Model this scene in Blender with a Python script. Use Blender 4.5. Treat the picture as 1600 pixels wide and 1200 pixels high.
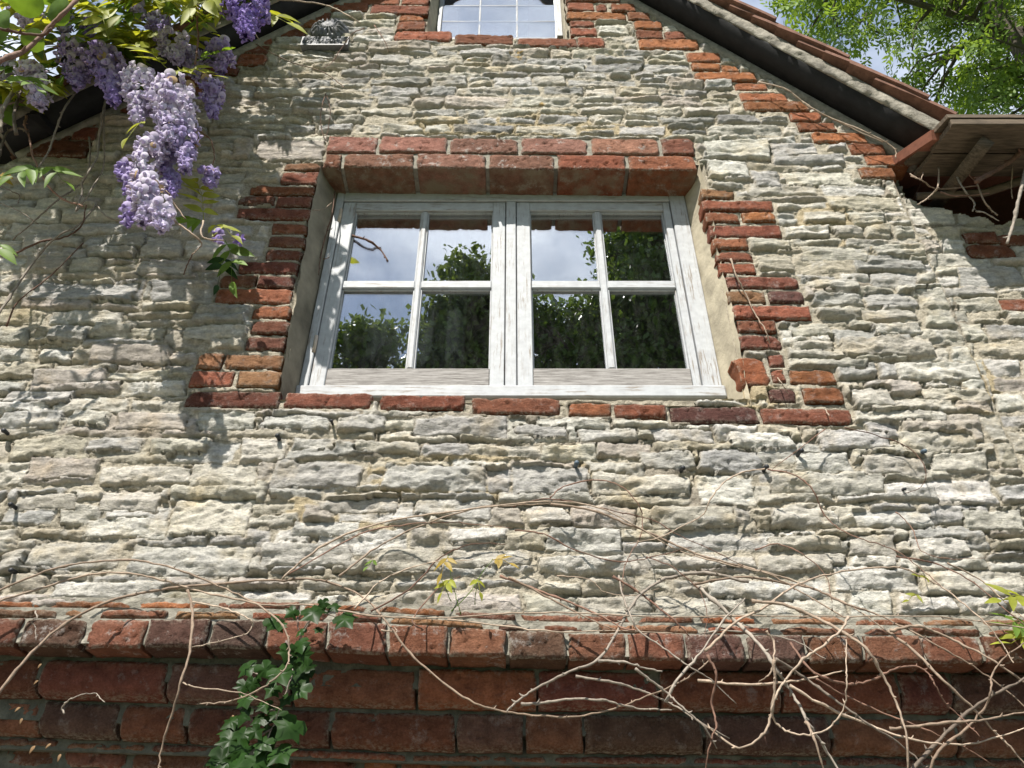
import bpy, math, random
import numpy as np
from mathutils import Vector, Matrix
R = math.radians
random.seed(7)
for o in list(bpy.data.objects): bpy.data.objects.remove(o)
S = bpy.context.scene
C = S.collection
# ------------------------------------------------------------------ camera
PITCH = R(36.2); FPX = 1202.0
CAM = np.array([0.0, -1.5, 1.6])
cd = bpy.data.cameras.new('camera'); cam = bpy.data.objects.new('camera', cd); C.objects.link(cam)
cam.location = CAM; cam.rotation_euler = (R(90)+PITCH, 0, 0)
cd.sensor_fit = 'HORIZONTAL'; cd.sensor_width = 36; cd.lens = 36*FPX/1600
cd.clip_start = 0.02; cd.clip_end = 2000
S.camera = cam
# ------------------------------------------------------------------ sky and sun
SUN_EL, SUN_AZ = R(52), R(22)           # azimuth: to the left of straight behind the camera
to_sun = Vector((-math.sin(SUN_AZ)*math.cos(SUN_EL), -math.cos(SUN_AZ)*math.cos(SUN_EL), math.sin(SUN_EL)))
W = bpy.data.worlds.new('World'); S.world = W; W.use_nodes = True
nt = W.node_tree; nt.nodes.clear()
def N(t, ty, **kw):
    n = t.nodes.new(ty)
    for k, v in kw.items(): setattr(n, k, v)
    return n
out = N(nt, 'ShaderNodeOutputWorld'); bg = N(nt, 'ShaderNodeBackground')
sky = N(nt, 'ShaderNodeTexSky', sky_type='NISHITA'); sky.sun_disc = False
sky.sun_elevation = SUN_EL; sky.sun_rotation = math.atan2(to_sun.x, to_sun.y)
sky.air_density = 1.0; sky.dust_density = .3; sky.ozone_density = 1.0
tc = N(nt, 'ShaderNodeTexCoord'); mp = N(nt, 'ShaderNodeMapping'); mp.inputs['Scale'].default_value = (1, 1, 1.6)
mp.inputs['Location'].default_value = (0.2, 4.4, 9.1)
nz = N(nt, 'ShaderNodeTexNoise'); nz.inputs['Scale'].default_value = 2.6; nz.inputs['Detail'].default_value = 9; nz.inputs['Roughness'].default_value = .56
nz.inputs['Distortion'].default_value = .35
rp = N(nt, 'ShaderNodeValToRGB'); rp.color_ramp.elements[0].position = .42; rp.color_ramp.elements[1].position = .68; rp.color_ramp.elements[0].color = (.62, .62, .62, 1)
nz2 = N(nt, 'ShaderNodeTexNoise'); nz2.inputs['Scale'].default_value = 4.6; nz2.inputs['Distortion'].default_value = .15; nz2.inputs['Detail'].default_value = 7
cr = N(nt, 'ShaderNodeValToRGB'); cr.color_ramp.elements[0].position = .40; cr.color_ramp.elements[1].position = .66
cr.color_ramp.elements[0].color = (1.7, 2.15, 3.0, 1); cr.color_ramp.elements[1].color = (6.8, 7.1, 7.6, 1)
mx = N(nt, 'ShaderNodeMixRGB')
L = nt.links.new
L(tc.outputs['Generated'], mp.inputs['Vector']); L(mp.outputs[0], nz.inputs['Vector']); L(mp.outputs[0], nz2.inputs['Vector'])
L(nz.outputs[0], rp.inputs[0]); L(nz2.outputs[0], cr.inputs[0])
L(rp.outputs[0], mx.inputs[0]); L(sky.outputs[0], mx.inputs[1]); L(cr.outputs[0], mx.inputs[2])
L(mx.outputs[0], bg.inputs[0]); bg.inputs[1].default_value = .105
L(bg.outputs[0], out.inputs[0])
sd = bpy.data.lights.new('sun', 'SUN'); sd.energy = 5.0; sd.angle = R(.53); sd.color = (1, .945, .86)
so = bpy.data.objects.new('sun', sd); C.objects.link(so); so.location = (-4, -8, 14)
so.rotation_euler = to_sun.to_track_quat('Z', 'Y').to_euler()
S.view_settings.view_transform = 'Standard'; S.view_settings.look = 'None'
S.view_settings.exposure = 1.0; S.view_settings.gamma = 1
S.cycles.max_bounces = 8; S.cycles.transparent_max_bounces = 16

# ------------------------------------------------------------------ pixel <-> place
cP, sP = math.cos(PITCH), math.sin(PITCH)
def P(px, py, y=0.0):
    u = (px-800)/FPX; v = (600-py)/FPX
    d = (u, cP - v*sP, sP + v*cP)
    t = (y-CAM[1])/d[1]
    return np.array((t*d[0], y, CAM[2]+t*d[2]))
def Q(X, Y, Z):
    dy = Y-CAM[1]; dz = Z-CAM[2]
    f = dy*cP+dz*sP; v = dz*cP-dy*sP
    return 800+FPX*X/f, 600-FPX*v/f
def mpp(px, py, y=0.0):
    p = P(px, py, y); return ((p[1]-CAM[1])*cP+(p[2]-CAM[2])*sP)/FPX      # metres per photo pixel there
# ------------------------------------------------------------------ noise
def _h(ix, iy, s):
    h = (ix.astype(np.int64)*374761393 + iy.astype(np.int64)*668265263 + s*2147483647*3) & 0xffffffff
    h = ((h ^ (h >> 13))*1274126177) & 0xffffffff
    h = ((h ^ (h >> 16))*2246822519) & 0xffffffff
    return ((h ^ (h >> 15)) & 0xffffff)/float(0xffffff)
def vn(x, y, s=0):
    x = np.asarray(x, float); y = np.asarray(y, float)
    ix = np.floor(x); iy = np.floor(y); fx = x-ix; fy = y-iy
    fx = fx*fx*fx*(fx*(fx*6-15)+10); fy = fy*fy*fy*(fy*(fy*6-15)+10)
    a = _h(ix, iy, s); b = _h(ix+1, iy, s); c = _h(ix, iy+1, s); d = _h(ix+1, iy+1, s)
    return 2*((a*(1-fx)+b*fx)*(1-fy)+(c*(1-fx)+d*fx)*fy)-1
def fbm(x, y, s=0, o=4, g=.5):
    r = 0; a = 1; t = 0
    for i in range(o):
        r = r+a*vn(x*2**i+i*17.3, y*2**i-i*9.1, s+i); t += a; a *= g
    return r/t
def ss(a, b, x):
    t = np.clip((x-a)/(b-a), 0, 1); return t*t*(3-2*t)
# ------------------------------------------------------------------ object helpers
def link(o, parent=None):
    C.objects.link(o)
    if parent is not None:
        o.parent = parent
        if parent.type == 'EMPTY': o.location = -parent.location
    return o
def mesh_np(name, V, F, mat, parent=None, smooth=True, attrs=None):
    me = bpy.data.meshes.new(name); V = np.asarray(V, np.float32); F = np.asarray(F, np.int32)
    k = F.shape[1]
    me.vertices.add(len(V)); me.vertices.foreach_set('co', V.ravel())
    me.loops.add(F.size); me.loops.foreach_set('vertex_index', F.ravel())
    me.polygons.add(len(F)); me.polygons.foreach_set('loop_start', np.arange(0, F.size, k, dtype=np.int32))
    me.polygons.foreach_set('use_smooth', np.full(len(F), smooth))
    me.update(calc_edges=True)
    if attrs:
        for an, (ty, data) in attrs.items():
            at = me.attributes.new(an, ty, 'POINT')
            at.data.foreach_set('color' if 'COLOR' in ty else 'value', np.asarray(data, np.float32).ravel())
    if mat: me.materials.append(mat)
    o = bpy.data.objects.new(name, me); return link(o, parent)
def mesh_py(name, V, F, mat, parent=None, smooth=False):
    me = bpy.data.meshes.new(name); me.from_pydata([tuple(map(float, v)) for v in V], [], F); me.update()
    if smooth: me.polygons.foreach_set('use_smooth', [True]*len(me.polygons))
    if mat: me.materials.append(mat)
    return link(bpy.data.objects.new(name, me), parent)
def thing(name, label, cat, loc=(0, 0, 0), group=None):
    o = bpy.data.objects.new(name, None); C.objects.link(o); o.location = Vector([float(a) for a in loc]); o.empty_display_size = .1
    return tag(o, label, cat, group)
def tag(o, label, cat, group=None):
    o['label'] = label; o['category'] = cat
    if group: o['group'] = group
    return o
def box_vf(x0, x1, y0, y1, z0, z1, b=.002):
    import bmesh
    bm = bmesh.new(); bmesh.ops.create_cube(bm, size=1)
    for v in bm.verts:
        v.co = ((x0+x1)/2+v.co.x*(x1-x0), (y0+y1)/2+v.co.y*(y1-y0), (z0+z1)/2+v.co.z*(z1-z0))
    if b: bmesh.ops.bevel(bm, geom=bm.edges[:], offset=b, segments=1, affect='EDGES')
    bm.verts.index_update()
    V = [tuple(v.co) for v in bm.verts]; F = [[v.index for v in f.verts] for f in bm.faces]; bm.free(); return V, F
def box(name, x0, x1, y0, y1, z0, z1, mat, parent=None, b=.002):
    V, F = box_vf(x0, x1, y0, y1, z0, z1, b); return mesh_py(name, V, F, mat, parent)
def spline(pts, n=6):
    p = np.asarray(pts, float)
    if len(p) < 3:
        return np.array([p[0]*(1-t)+p[-1]*t for t in np.linspace(0, 1, n+1)])
    e = np.vstack([2*p[0]-p[1], p, 2*p[-1]-p[-2]]); r = []
    for i in range(1, len(e)-2):
        for t in np.linspace(0, 1, n, endpoint=False):
            a, b, c, d = e[i-1], e[i], e[i+1], e[i+2]
            r.append(.5*((2*b)+(-a+c)*t+(2*a-5*b+4*c-d)*t*t+(-a+3*b-3*c+d)*t**3))
    r.append(e[-2]); return np.array(r)
def tube_vf(pts, rad, k=6, base=0):
    pts = np.asarray(pts, float); n = len(pts); rad = np.broadcast_to(rad, (n,))
    T = np.gradient(pts, axis=0); T /= (np.linalg.norm(T, axis=1, keepdims=True)+1e-9)
    V = []; u = np.cross(T[0], (0.3, .9, .2)); u /= np.linalg.norm(u)
    for i in range(n):
        u = u-T[i]*np.dot(u, T[i]); u /= np.linalg.norm(u)+1e-9; w = np.cross(T[i], u)
        for j in range(k):
            a = 2*math.pi*j/k; V.append(pts[i]+rad[i]*(math.cos(a)*u+math.sin(a)*w))
    F = [[base+i*k+j, base+i*k+(j+1) % k, base+(i+1)*k+(j+1) % k, base+(i+1)*k+j] for i in range(n-1) for j in range(k)]
    return V, F
def tube(name, pts, rad, mat, parent=None, k=6):
    V, F = tube_vf(pts, rad, k); m = len(V)
    F = F+[list(range(k))[::-1], list(range(m-k, m))]
    return mesh_py(name, V, F, mat, parent, True)
# ------------------------------------------------------------------ materials
def mat(name):
    m = bpy.data.materials.new(name); m.use_nodes = True
    t = m.node_tree; b = t.nodes['Principled BSDF']; return m, t, b
def noise(t, scale, detail=5, rough=.55, vec=None, sc=None, coord='Object'):
    n = N(t, 'ShaderNodeTexNoise'); n.inputs['Scale'].default_value = scale; n.inputs['Detail'].default_value = detail; n.inputs['Roughness'].default_value = rough
    c = N(t, 'ShaderNodeTexCoord')
    if sc:
        m = N(t, 'ShaderNodeMapping'); m.inputs['Scale'].default_value = sc; t.links.new(c.outputs[coord], m.inputs[0]); t.links.new(m.outputs[0], n.inputs['Vector'])
    else: t.links.new(c.outputs[coord], n.inputs['Vector'])
    return n.outputs[0]
def ramp(t, f, p0, p1, c0=(0, 0, 0, 1), c1=(1, 1, 1, 1)):
    r = N(t, 'ShaderNodeValToRGB'); e = r.color_ramp.elements
    e[0].position = p0; e[1].position = p1; e[0].color = c0; e[1].color = c1
    t.links.new(f, r.inputs[0]); return r.outputs[0]
def mix(t, f, a, b, mode='MIX'):
    m = N(t, 'ShaderNodeMixRGB', blend_type=mode)
    for i, v in ((0, f), (1, a), (2, b)):
        if hasattr(v, 'links'): t.links.new(v, m.inputs[i])
        elif i == 0: m.inputs[0].default_value = v
        else: m.inputs[i].default_value = (*v[:3], 1)
    return m.outputs[0]
def bump(t, b, h, strength, dist, prev=None):
    n = N(t, 'ShaderNodeBump'); n.inputs['Strength'].default_value = strength; n.inputs['Distance'].default_value = dist
    t.links.new(h, n.inputs['Height'])
    if prev: t.links.new(prev, n.inputs['Normal'])
    t.links.new(n.outputs[0], b.inputs['Normal']); return n.outputs[0]
def attr(t, name, outn='Color'):
    a = N(t, 'ShaderNodeAttribute'); a.attribute_name = name; return a.outputs[outn]

def m_rubble():
    m, t, b = mat('rubble_limestone')
    st = attr(t, 'stone'); k = attr(t, 'stone', 'Alpha'); mo = attr(t, 'mortar')
    v1 = ramp(t, noise(t, 38, 6, .62, sc=(1, 1, 2.2)), .28, .72, (.60, .60, .61, 1), (1.2, 1.19, 1.16, 1))
    v2 = ramp(t, noise(t, 160, 4, .6), .3, .7, (.8, .8, .8, 1), (1.12, 1.12, 1.12, 1))
    s = mix(t, 1, mix(t, 1, st, v1, 'MULTIPLY'), v2, 'MULTIPLY')
    s = mix(t, ramp(t, noise(t, 9, 5, .6), .52, .7), s, mix(t, 1, s, (1.02, .93, .78), 'MULTIPLY'))
    v3 = ramp(t, noise(t, 210, 5, .7), .3, .72, (.62, .6, .56, 1), (1.25, 1.22, 1.16, 1))
    q = mix(t, 1, mo, v3, 'MULTIPLY')
    t.links.new(mix(t, k, q, s), b.inputs['Base Color'])
    b.inputs['Roughness'].default_value = .92; b.inputs['Specular IOR Level'].default_value = .2
    p = bump(t, b, noise(t, 48, 9, .72, sc=(1, 1, 2.6)), 1, .012)
    bump(t, b, noise(t, 260, 5, .75), .9, .0035, p)
    return m
def m_brick():
    m, t, b = mat('old_brick')
    oi = N(t, 'ShaderNodeObjectInfo')
    v1 = ramp(t, noise(t, 34, 6, .6), .28, .74, (.6, .55, .52, 1), (1.28, 1.3, 1.3, 1))
    v2 = ramp(t, noise(t, 240, 4, .65), .3, .7, (.74, .72, .7, 1), (1.2, 1.2, 1.2, 1))
    c = mix(t, 1, mix(t, 1, oi.outputs['Color'], v1, 'MULTIPLY'), v2, 'MULTIPLY')
    lime = ramp(t, noise(t, 26, 9, .78), .555, .66)
    lm = N(t, 'ShaderNodeMath', operation='MULTIPLY'); t.links.new(lime, lm.inputs[0]); t.links.new(oi.outputs['Alpha'], lm.inputs[1])
    c = mix(t, lm.outputs[0], c, (.46, .43, .40))
    e = attr(t, 'edge', 'Fac')
    eb = ramp(t, noise(t, 120, 5, .7), .45, .62)
    em = N(t, 'ShaderNodeMath', operation='MULTIPLY'); t.links.new(e, em.inputs[0]); t.links.new(eb, em.inputs[1])
    c = mix(t, em.outputs[0], c, (.34, .30, .24))
    sdn = ramp(t, noise(t, 13, 7, .65), .42, .62); sm_ = N(t, 'ShaderNodeMath', operation='MULTIPLY'); t.links.new(attr(t, 'side', 'Fac'), sm_.inputs[0]); t.links.new(sdn, sm_.inputs[1])
    c = mix(t, sm_.outputs[0], c, (.25, .195, .135))
    t.links.new(c, b.inputs['Base Color']); b.inputs['Roughness'].default_value = .9; b.inputs['Specular IOR Level'].default_value = .2
    p = bump(t, b, noise(t, 60, 9, .75, sc=(1, 1, 1.7)), 1, .014)
    bump(t, b, noise(t, 330, 4, .75), .8, .003, p)
    return m
def m_simple(name, col, rough=.85, nscale=60, lo=.75, hi=1.2, bs=.4, bd=.002, sc=None, spec=.3, rnd=False):
    m, t, b = mat(name)
    n = noise(t, nscale, 6, .62, sc=sc)
    if rnd: oi = N(t, 'ShaderNodeObjectInfo'); col = mix(t, 1, col, ramp(t, oi.outputs['Random'], 0, 1, (.6, .55, .52, 1), (1.35, 1.38, 1.4, 1)), 'MULTIPLY')
    t.links.new(mix(t, 1, col, ramp(t, n, .28, .74, (lo,)*3+(1,), (hi,)*3+(1,)), 'MULTIPLY'), b.inputs['Base Color'])
    b.inputs['Roughness'].default_value = rough; b.inputs['Specular IOR Level'].default_value = spec
    bump(t, b, noise(t, nscale*2.3, 5, .65, sc=sc), bs, bd)
    return m
def m_paint(name, sc):
    m, t, b = mat(name)
    g = noise(t, 24, 7, .7, sc=sc)
    wear = ramp(t, g, .53, .61)
    patch = ramp(t, noise(t, 9, 6, .65), .40, .60)
    wm = N(t, 'ShaderNodeMath', operation='MULTIPLY'); t.links.new(wear, wm.inputs[0]); t.links.new(patch, wm.inputs[1])
    base = mix(t, ramp(t, noise(t, 45, 6, .6), .3, .75), (.31, .32, .335), (.41, .425, .44))
    t.links.new(mix(t, wm.outputs[0], base, (.20, .175, .15)), b.inputs['Base Color'])
    b.inputs['Roughness'].default_value = .6; b.inputs['Specular IOR Level'].default_value = .3
    bump(t, b, g, .35, .0015); return m
def m_bare(name, sc):
    m, t, b = mat(name)
    g = noise(t, 26, 8, .72, sc=sc)
    t.links.new(ramp(t, g, .34, .66, (.10, .09, .082, 1), (.33, .315, .30, 1)), b.inputs['Base Color'])
    b.inputs['Roughness'].default_value = .85; bump(t, b, g, .5, .002); return m
def m_glass():
    m, t, b = mat('window_glass'); t.nodes.remove(b)
    o = t.nodes['Material Output']; gl = N(t, 'ShaderNodeBsdfGlossy'); tr = N(t, 'ShaderNodeBsdfTransparent'); mxs = N(t, 'ShaderNodeMixShader')
    gl.inputs['Roughness'].default_value = .0; gl.inputs['Color'].default_value = (.95, .97, 1, 1); tr.inputs[0].default_value = (.9, .93, .92, 1)
    mxs.inputs[0].default_value = .47
    bp = N(t, 'ShaderNodeBump'); bp.inputs['Strength'].default_value = .14; bp.inputs['Distance'].default_value = .004
    t.links.new(noise(t, 4.5, 2, .5), bp.inputs['Height']); t.links.new(bp.outputs[0], gl.inputs['Normal'])
    t.links.new(tr.outputs[0], mxs.inputs[1]); t.links.new(gl.outputs[0], mxs.inputs[2]); 
    df = N(t, 'ShaderNodeBsdfDiffuse'); df.inputs[0].default_value = (.5, .5, .48, 1); m3 = N(t, 'ShaderNodeMixShader')
    t.links.new(ramp(t, noise(t, 30, 8, .75, sc=(2, 2, .6)), .45, .85, (.002, .002, .002, 1), (.03, .03, .03, 1)), m3.inputs[0]); t.links.new(mxs.outputs[0], m3.inputs[1]); t.links.new(df.outputs[0], m3.inputs[2]); t.links.new(m3.outputs[0], o.inputs[0]); return m
def m_leaf(name, col, tr=.45, rough=.5, var=.35, spec=.3):
    m, t, b = mat(name); o = t.nodes['Material Output']
    c0 = tuple(a*(1-var) for a in col); c1 = tuple(min(1, a*(1+var)) for a in col)
    c = ramp(t, noise(t, 14, 3, .6), .3, .7, (*c0, 1), (*c1, 1))
    at = N(t, 'ShaderNodeAttribute'); at.attribute_name = 'tint'
    t.links.new(c, b.inputs['Base Color']); b.inputs['Roughness'].default_value = rough; b.inputs['Specular IOR Level'].default_value = spec
    ts = N(t, 'ShaderNodeBsdfTranslucent'); t.links.new(mix(t, 1, c, (1.25, 1.15, .5), 'MULTIPLY'), ts.inputs[0])
    ms = N(t, 'ShaderNodeMixShader'); ms.inputs[0].default_value = tr
    t.links.new(b.outputs[0], ms.inputs[1]); t.links.new(ts.outputs[0], ms.inputs[2]); t.links.new(ms.outputs[0], o.inputs[0]); return m
def m_petal():
    m, t, b = mat('wisteria_petal'); o = t.nodes['Material Output']
    c = attr(t, 'tint'); t.links.new(c, b.inputs['Base Color']); b.inputs['Roughness'].default_value = .85; b.inputs['Specular IOR Level'].default_value = .05
    ts = N(t, 'ShaderNodeBsdfTranslucent'); t.links.new(c, ts.inputs[0]); ms = N(t, 'ShaderNodeMixShader'); ms.inputs[0].default_value = .3
    t.links.new(b.outputs[0], ms.inputs[1]); t.links.new(ts.outputs[0], ms.inputs[2]); t.links.new(ms.outputs[0], o.inputs[0]); return m
M = dict(rubble=m_rubble(), brick=m_brick(),
    plaster=m_simple('lime_plaster', (.40, .355, .265), .9, 11, .5, 1.25, .6, .006),
    render=m_simple('dark_reveal_plaster', (.20, .18, .135), .9, 11, .5, 1.35, .35, .003),  # left reveal coat, darker than the right one
    verge=m_simple('verge_mortar', (.26, .24, .20), .95, 22, .35, 1.35, .8, .008),
    black=m_simple('black_board', (.012, .012, .013), .7, 30, .6, 1.6, .3, .002),
    tile=m_simple('clay_tile', (.165, .085, .06), .9, 32, .5, 1.35, .5, .003),
    joint=m_simple('grey_joint_mortar', (.25, .235, .195), .95, 60, .55, 1.25, .8, .005),
    joint_shade=m_simple('shade_darkened_joint_mortar', (.105, .105, .082), .95, 50, .5, 1.3, .8, .005),  # shade under the string course is put into this mortar colour
    paint_v=m_paint('flaking_white_paint_upright', (7, 7, .5)), paint_h=m_paint('flaking_white_paint_level', (.5, 7, 7)),
    bare=m_bare('bare_weathered_wood', (.7, 9, 9)), glass=m_glass(),
    lead=m_simple('grey_lead', (.12, .123, .135), .55, 90, .6, 1.4, .4, .001), steel=m_simple('glazing_metal', (.22, .23, .25), .5, 80, .7, 1.3, .2, .001),
    wood=m_simple('old_eaves_wood', (.105, .08, .056), .9, 18, .4, 1.5, .5, .003, sc=(1, 8, 8)),
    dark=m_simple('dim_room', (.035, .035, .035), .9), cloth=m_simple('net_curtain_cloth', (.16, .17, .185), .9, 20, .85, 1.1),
    stem=m_simple('bare_vine_bark', (.29, .225, .17), .8, 90, .55, 1.35, .5, .002, rnd=True), stem_d=m_simple('brown_vine_bark', (.15, .085, .06), .8, 90, .6, 1.35, .5, .002, rnd=True),
    stem_g=m_simple('grey_vine_bark', (.20, .17, .14), .8, 90, .55, 1.35, .5, .002, rnd=True),
    ivy=m_leaf('ivy_leaf', (.016, .040, .008), .22, .38, .5, .10), wleaf=m_leaf('wisteria_leaf', (.30, .33, .045), .55),
    wleaf_g=m_leaf('wisteria_green_leaf', (.13, .22, .035), .5), bronze=m_leaf('young_bronze_leaf', (.30, .22, .05), .45),
    petal=m_petal(), ash=m_leaf('ash_leaf', (.15, .235, .05), .5), tree=m_leaf('tree_leaf', (.075, .125, .03), .4), tree2=m_leaf('tree_leaf_olive', (.085, .125, .03), .4),
    bark=m_simple('tree_bark', (.09, .075, .06), .9, 20, .6, 1.3, .6, .01), dead=m_simple('dead_leaf', (.20, .125, .065), .9),
    peg=m_simple('dark_peg', (.02, .022, .026), .5), pegb=m_simple('blue_grey_peg', (.07, .10, .13), .5), rust=m_simple('pale_rusty_hinge', (.5, .42, .34), .7),
    grass=m_simple('lawn', (.06, .10, .03), .95, 3, .6, 1.3), roofing=m_simple('plain_roofing', (.2, .08, .05), .9))

# ------------------------------------------------------------------ ground
g = mesh_py('ground', [(-300, -300, 0), (300, -300, 0), (300, 300, 0), (-300, 300, 0)], [[0, 1, 2, 3]], M['grass']); g['kind'] = 'structure'

g = mesh_py('bounce_path', [(-9, -3.6, .004), (9, -3.6, .004), (9, .5, .004), (-9, .5, .004)], [[0, 1, 2, 3]], m_simple('bounce_gravel', (.30, .26, .21), .95, 40, .6, 1.3, .8, .01)); g['kind'] = 'structure'  # unseen strip added so less green light bounces onto the wall
# ------------------------------------------------------------------ the cottage: layout read off the wall plane
cottage = thing('cottage', 'pale rubble stone cottage gable with red brick window surrounds and tiled roof', 'house', (0, 0, 0))
SL = .012          # courses run very slightly downhill to the right
def quad(xl, xr, yt, yb, y=0.0, sl=SL):
    xc = (xl+xr)/2; ym = (yt+yb)/2; d = sl*(xr-xl)/2
    X0 = P(xl, ym, y)[0]; X1 = P(xr, ym, y)[0]
    zb, zt = P(xc, yb, y)[2], P(xc, yt, y)[2]
    dz = P(xc, yb-d, y)[2]-zb
    return [(X0, zb+dz), (X1, zb-dz), (X1, zt-dz), (X0, zt+dz)]
COL = dict(o=(.31, .118, .052), t=(.29, .15, .08), r=(.25, .090, .049), d=(.18, .066, .042), p=(.125, .056, .046), b=(.20, .085, .051), w=(.30, .148, .108), e=(.15, .080, .058), f=(.115, .066, .055))
BR = []       # (quad, colour, lime)
def rows(s, lime=.35):
    for w in s.split():
        a = w.split(','); BR.append((tuple(float(q) for q in a[:4]), a[4], float(a[5]) if len(a) > 5 else lime))
rows('513,589,218,242,w,.9 595,698,219,242,w,1 704,809,220,243,w,1 815,917,221,244,w,1 924,1028,222,245,w,.9 1034,1083,222,245,b,.5')   # lintel, upper
LINT = '508,533,246,267,b 539,646,246,267,w 653,759,247,268,w 765,865,247,269,w 872,976,248,270,r 982,1086,249,271,r'
rows('445,501,257,268,t 440,497,271,289,d 391,492,293,306,r 373,429,308,321,b 432,487,309,324,b 372,484,328,344,d 426,480,350,366,r 421,477,371,387,b 416,471,391,407,r 373,466,410,428,d 345,400,431,449,b 404,459,433,450,d 336,456,452,474,r 395,454,479,498,r 393,452,503,522,d 384,445,528,548,b 308,348,554,577,t 351,441,555,577,t 298,364,581,605,r 373,438,582,606,t 291,437,612,637,d')
rows('446,580,615,638,d 594,725,619,641,r 738,875,624,648,d 889,954,631,651,o 961,1040,633,654,r 1047,1183,637,661,p 1190,1329,640,663,d')
rows('1096,1147,297,311,t 1098,1207,316,331,r 1103,1154,334,349,r 1160,1209,334,348,o 1110,1220,353,371,r 1114,1167,374,390,r 1119,1176,394,409,r 1123,1180,412,428,r 1135,1246,434,452,d 1137,1195,457,475,t 1201,1255,457,475,p 1145,1265,480,500,r 1152,1211,503,520,d 1155,1219,526,547,d 1152,1196,560,603,o 1201,1225,555,574,d 1207,1226,578,598,r 1233,1304,579,601,o 1202,1243,608,629,p 1255,1315,608,631,o')
rows('887,928,6,17,r 931,948,7,18,r 956,992,8,20,o 884,969,-8,4,r 886,978,20,32,o 981,1015,21,33,o 890,929,33,43,r 891,932,45,57,r 617,705,50,65,r 711,802,55,70,r 809,901,60,73,d 903,944,60,74,r 620,665,36,49,r 624,662,26,35,o 580,670,10,24,r 508,575,6,19,r 564,625,-6,8,r 628,670,-5,8,r 473,516,19,31,r 466,514,32,44,o 419,478,45,58,r 434,462,33,43,b 364,426,57,69,r 364,420,71,84,r 372,416,86,103,r 97,155,175,197,r 59,113,200,220,r 115,153,200,219,r 34,139,221,245,d')
rows('300,350,90,104,r 310,372,105,118,r 250,310,118,132,r 245,318,134,148,r 180,240,146,160,r 170,235,162,176,r 120,165,160,173,r')
rows('991,1034,35,47,o 994,1036,48,61,r 1039,1069,51,63,r 998,1091,63,78,o 1073,1125,84,98,o 1081,1125,101,112,o 1127,1153,103,114,o 1086,1180,115,128,o 1148,1198,131,142,o 1156,1230,146,159,o 1163,1261,161,175,o 1234,1281,178,191,o 1247,1305,193,206,o 1270,1353,209,224,o 1327,1383,226,242,o 1352,1416,243,259,o 1343,1398,263,280,o')
rows('1522,1572,342,358,r 1575,1625,345,362,r 1528,1600,361,380,r 1580,1640,446,465,r')
CUST = '''360,395,217,250,k 400,506,219,251,k 1099,1203,221,249,w 1206,1275,223,246,g 1092,1172,252,278,w 1208,1320,246,262,g 1176,1222,268,296,g 1226,1330,268,292,c
409,520,648,677,g 524,606,649,678,g 642,792,653,684,g 462,525,686,707,g 553,658,690,711,c 663,738,694,717,g 425,566,721,768,g 592,757,726,768,g 764,800,733,770,g 492,620,777,805,c 648,771,781,812,g 455,567,813,845,w 402,549,853,892,w 585,690,858,897,c 700,800,822,850,w
800,885,662,683,g 905,1000,669,694,g 1022,1112,671,695,g 842,936,697,722,c 1000,1086,707,733,g 1090,1190,706,738,g 802,920,729,772,g 925,1080,742,778,c 1092,1182,742,792,w 1022,1150,794,826,c 852,970,828,864,w 700,830,860,892,c 840,985,872,900,w 1000,1180,868,895,c
40,155,716,752,k 131,262,809,842,w 205,395,853,902,w 82,255,908,940,w 232,330,686,711,c 135,222,684,705,g 45,190,848,892,g 300,402,723,762,c 270,400,775,840,c 20,120,770,800,c 160,250,765,800,c 0,110,860,895,g
55,216,441,472,g 240,336,441,475,g 305,390,479,508,g 75,136,509,535,g 140,206,506,530,c 285,382,511,533,c 170,266,580,601,c 50,165,578,602,k 8,115,609,632,g 140,270,541,572,k 0,93,641,672,g 110,170,646,670,c 181,292,646,674,k 306,398,646,675,w 60,140,385,402,g 160,230,370,390,g 215,300,410,432,g
1170,1240,376,393,c 1256,1350,386,410,c 1362,1445,386,404,c 1332,1445,407,424,g 1256,1340,436,455,c 1362,1438,427,450,g 1267,1345,459,478,g 1352,1430,456,480,g 1435,1490,452,500,c 1276,1346,483,500,c 1352,1430,484,504,c 1232,1300,506,527,c 1362,1440,508,526,w 1236,1300,531,548,c 1312,1455,531,560,c 1232,1350,562,578,c 1402,1560,566,600,w 1330,1400,606,638,c 1440,1545,606,630,c 1335,1480,642,662,c 1140,1236,676,702,w 1277,1390,673,705,g 1402,1520,676,705,c
1240,1322,707,736,w 1346,1446,713,745,c 1456,1540,711,736,c 1202,1380,741,776,c 1451,1556,746,790,w 1202,1310,796,822,c 1331,1450,796,826,w 1502,1595,796,832,c 1202,1312,836,862,c 1322,1402,836,872,c 1422,1512,841,872,w 1300,1432,886,927,w 1100,1290,905,940,w 1440,1600,890,930,c
0,40,1125,1160,w 0,60,1165,1205,w'''
SC = dict(c=(.57, .545, .475), w=(.64, .625, .575), g=(.49, .48, .455), k=(.50, .455, .405), s=(.33, .325, .31), y=(.53, .49, .40))

# openings on the wall plane
OPX = lambda z, a, b: a[0]+(b[0]-a[0])*(z-a[1])/(b[1]-a[1])
wl0, wl1 = P(440, 610)[[0, 2]], P(500, 275)[[0, 2]]
wr0, wr1 = P(1162, 612)[[0, 2]], P(1096, 280)[[0, 2]]
WZ0, WZ1 = P(800, 624)[2], P(800, 258)[2]
UX0, UX1 = P(667, 52)[0], P(884, 60)[0]
UZ0, UZ1 = P(780, 60)[2], P(780, 60)[2]+.62
XE = P(1402, 290)[0]                                  # right corner of the gable
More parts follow.
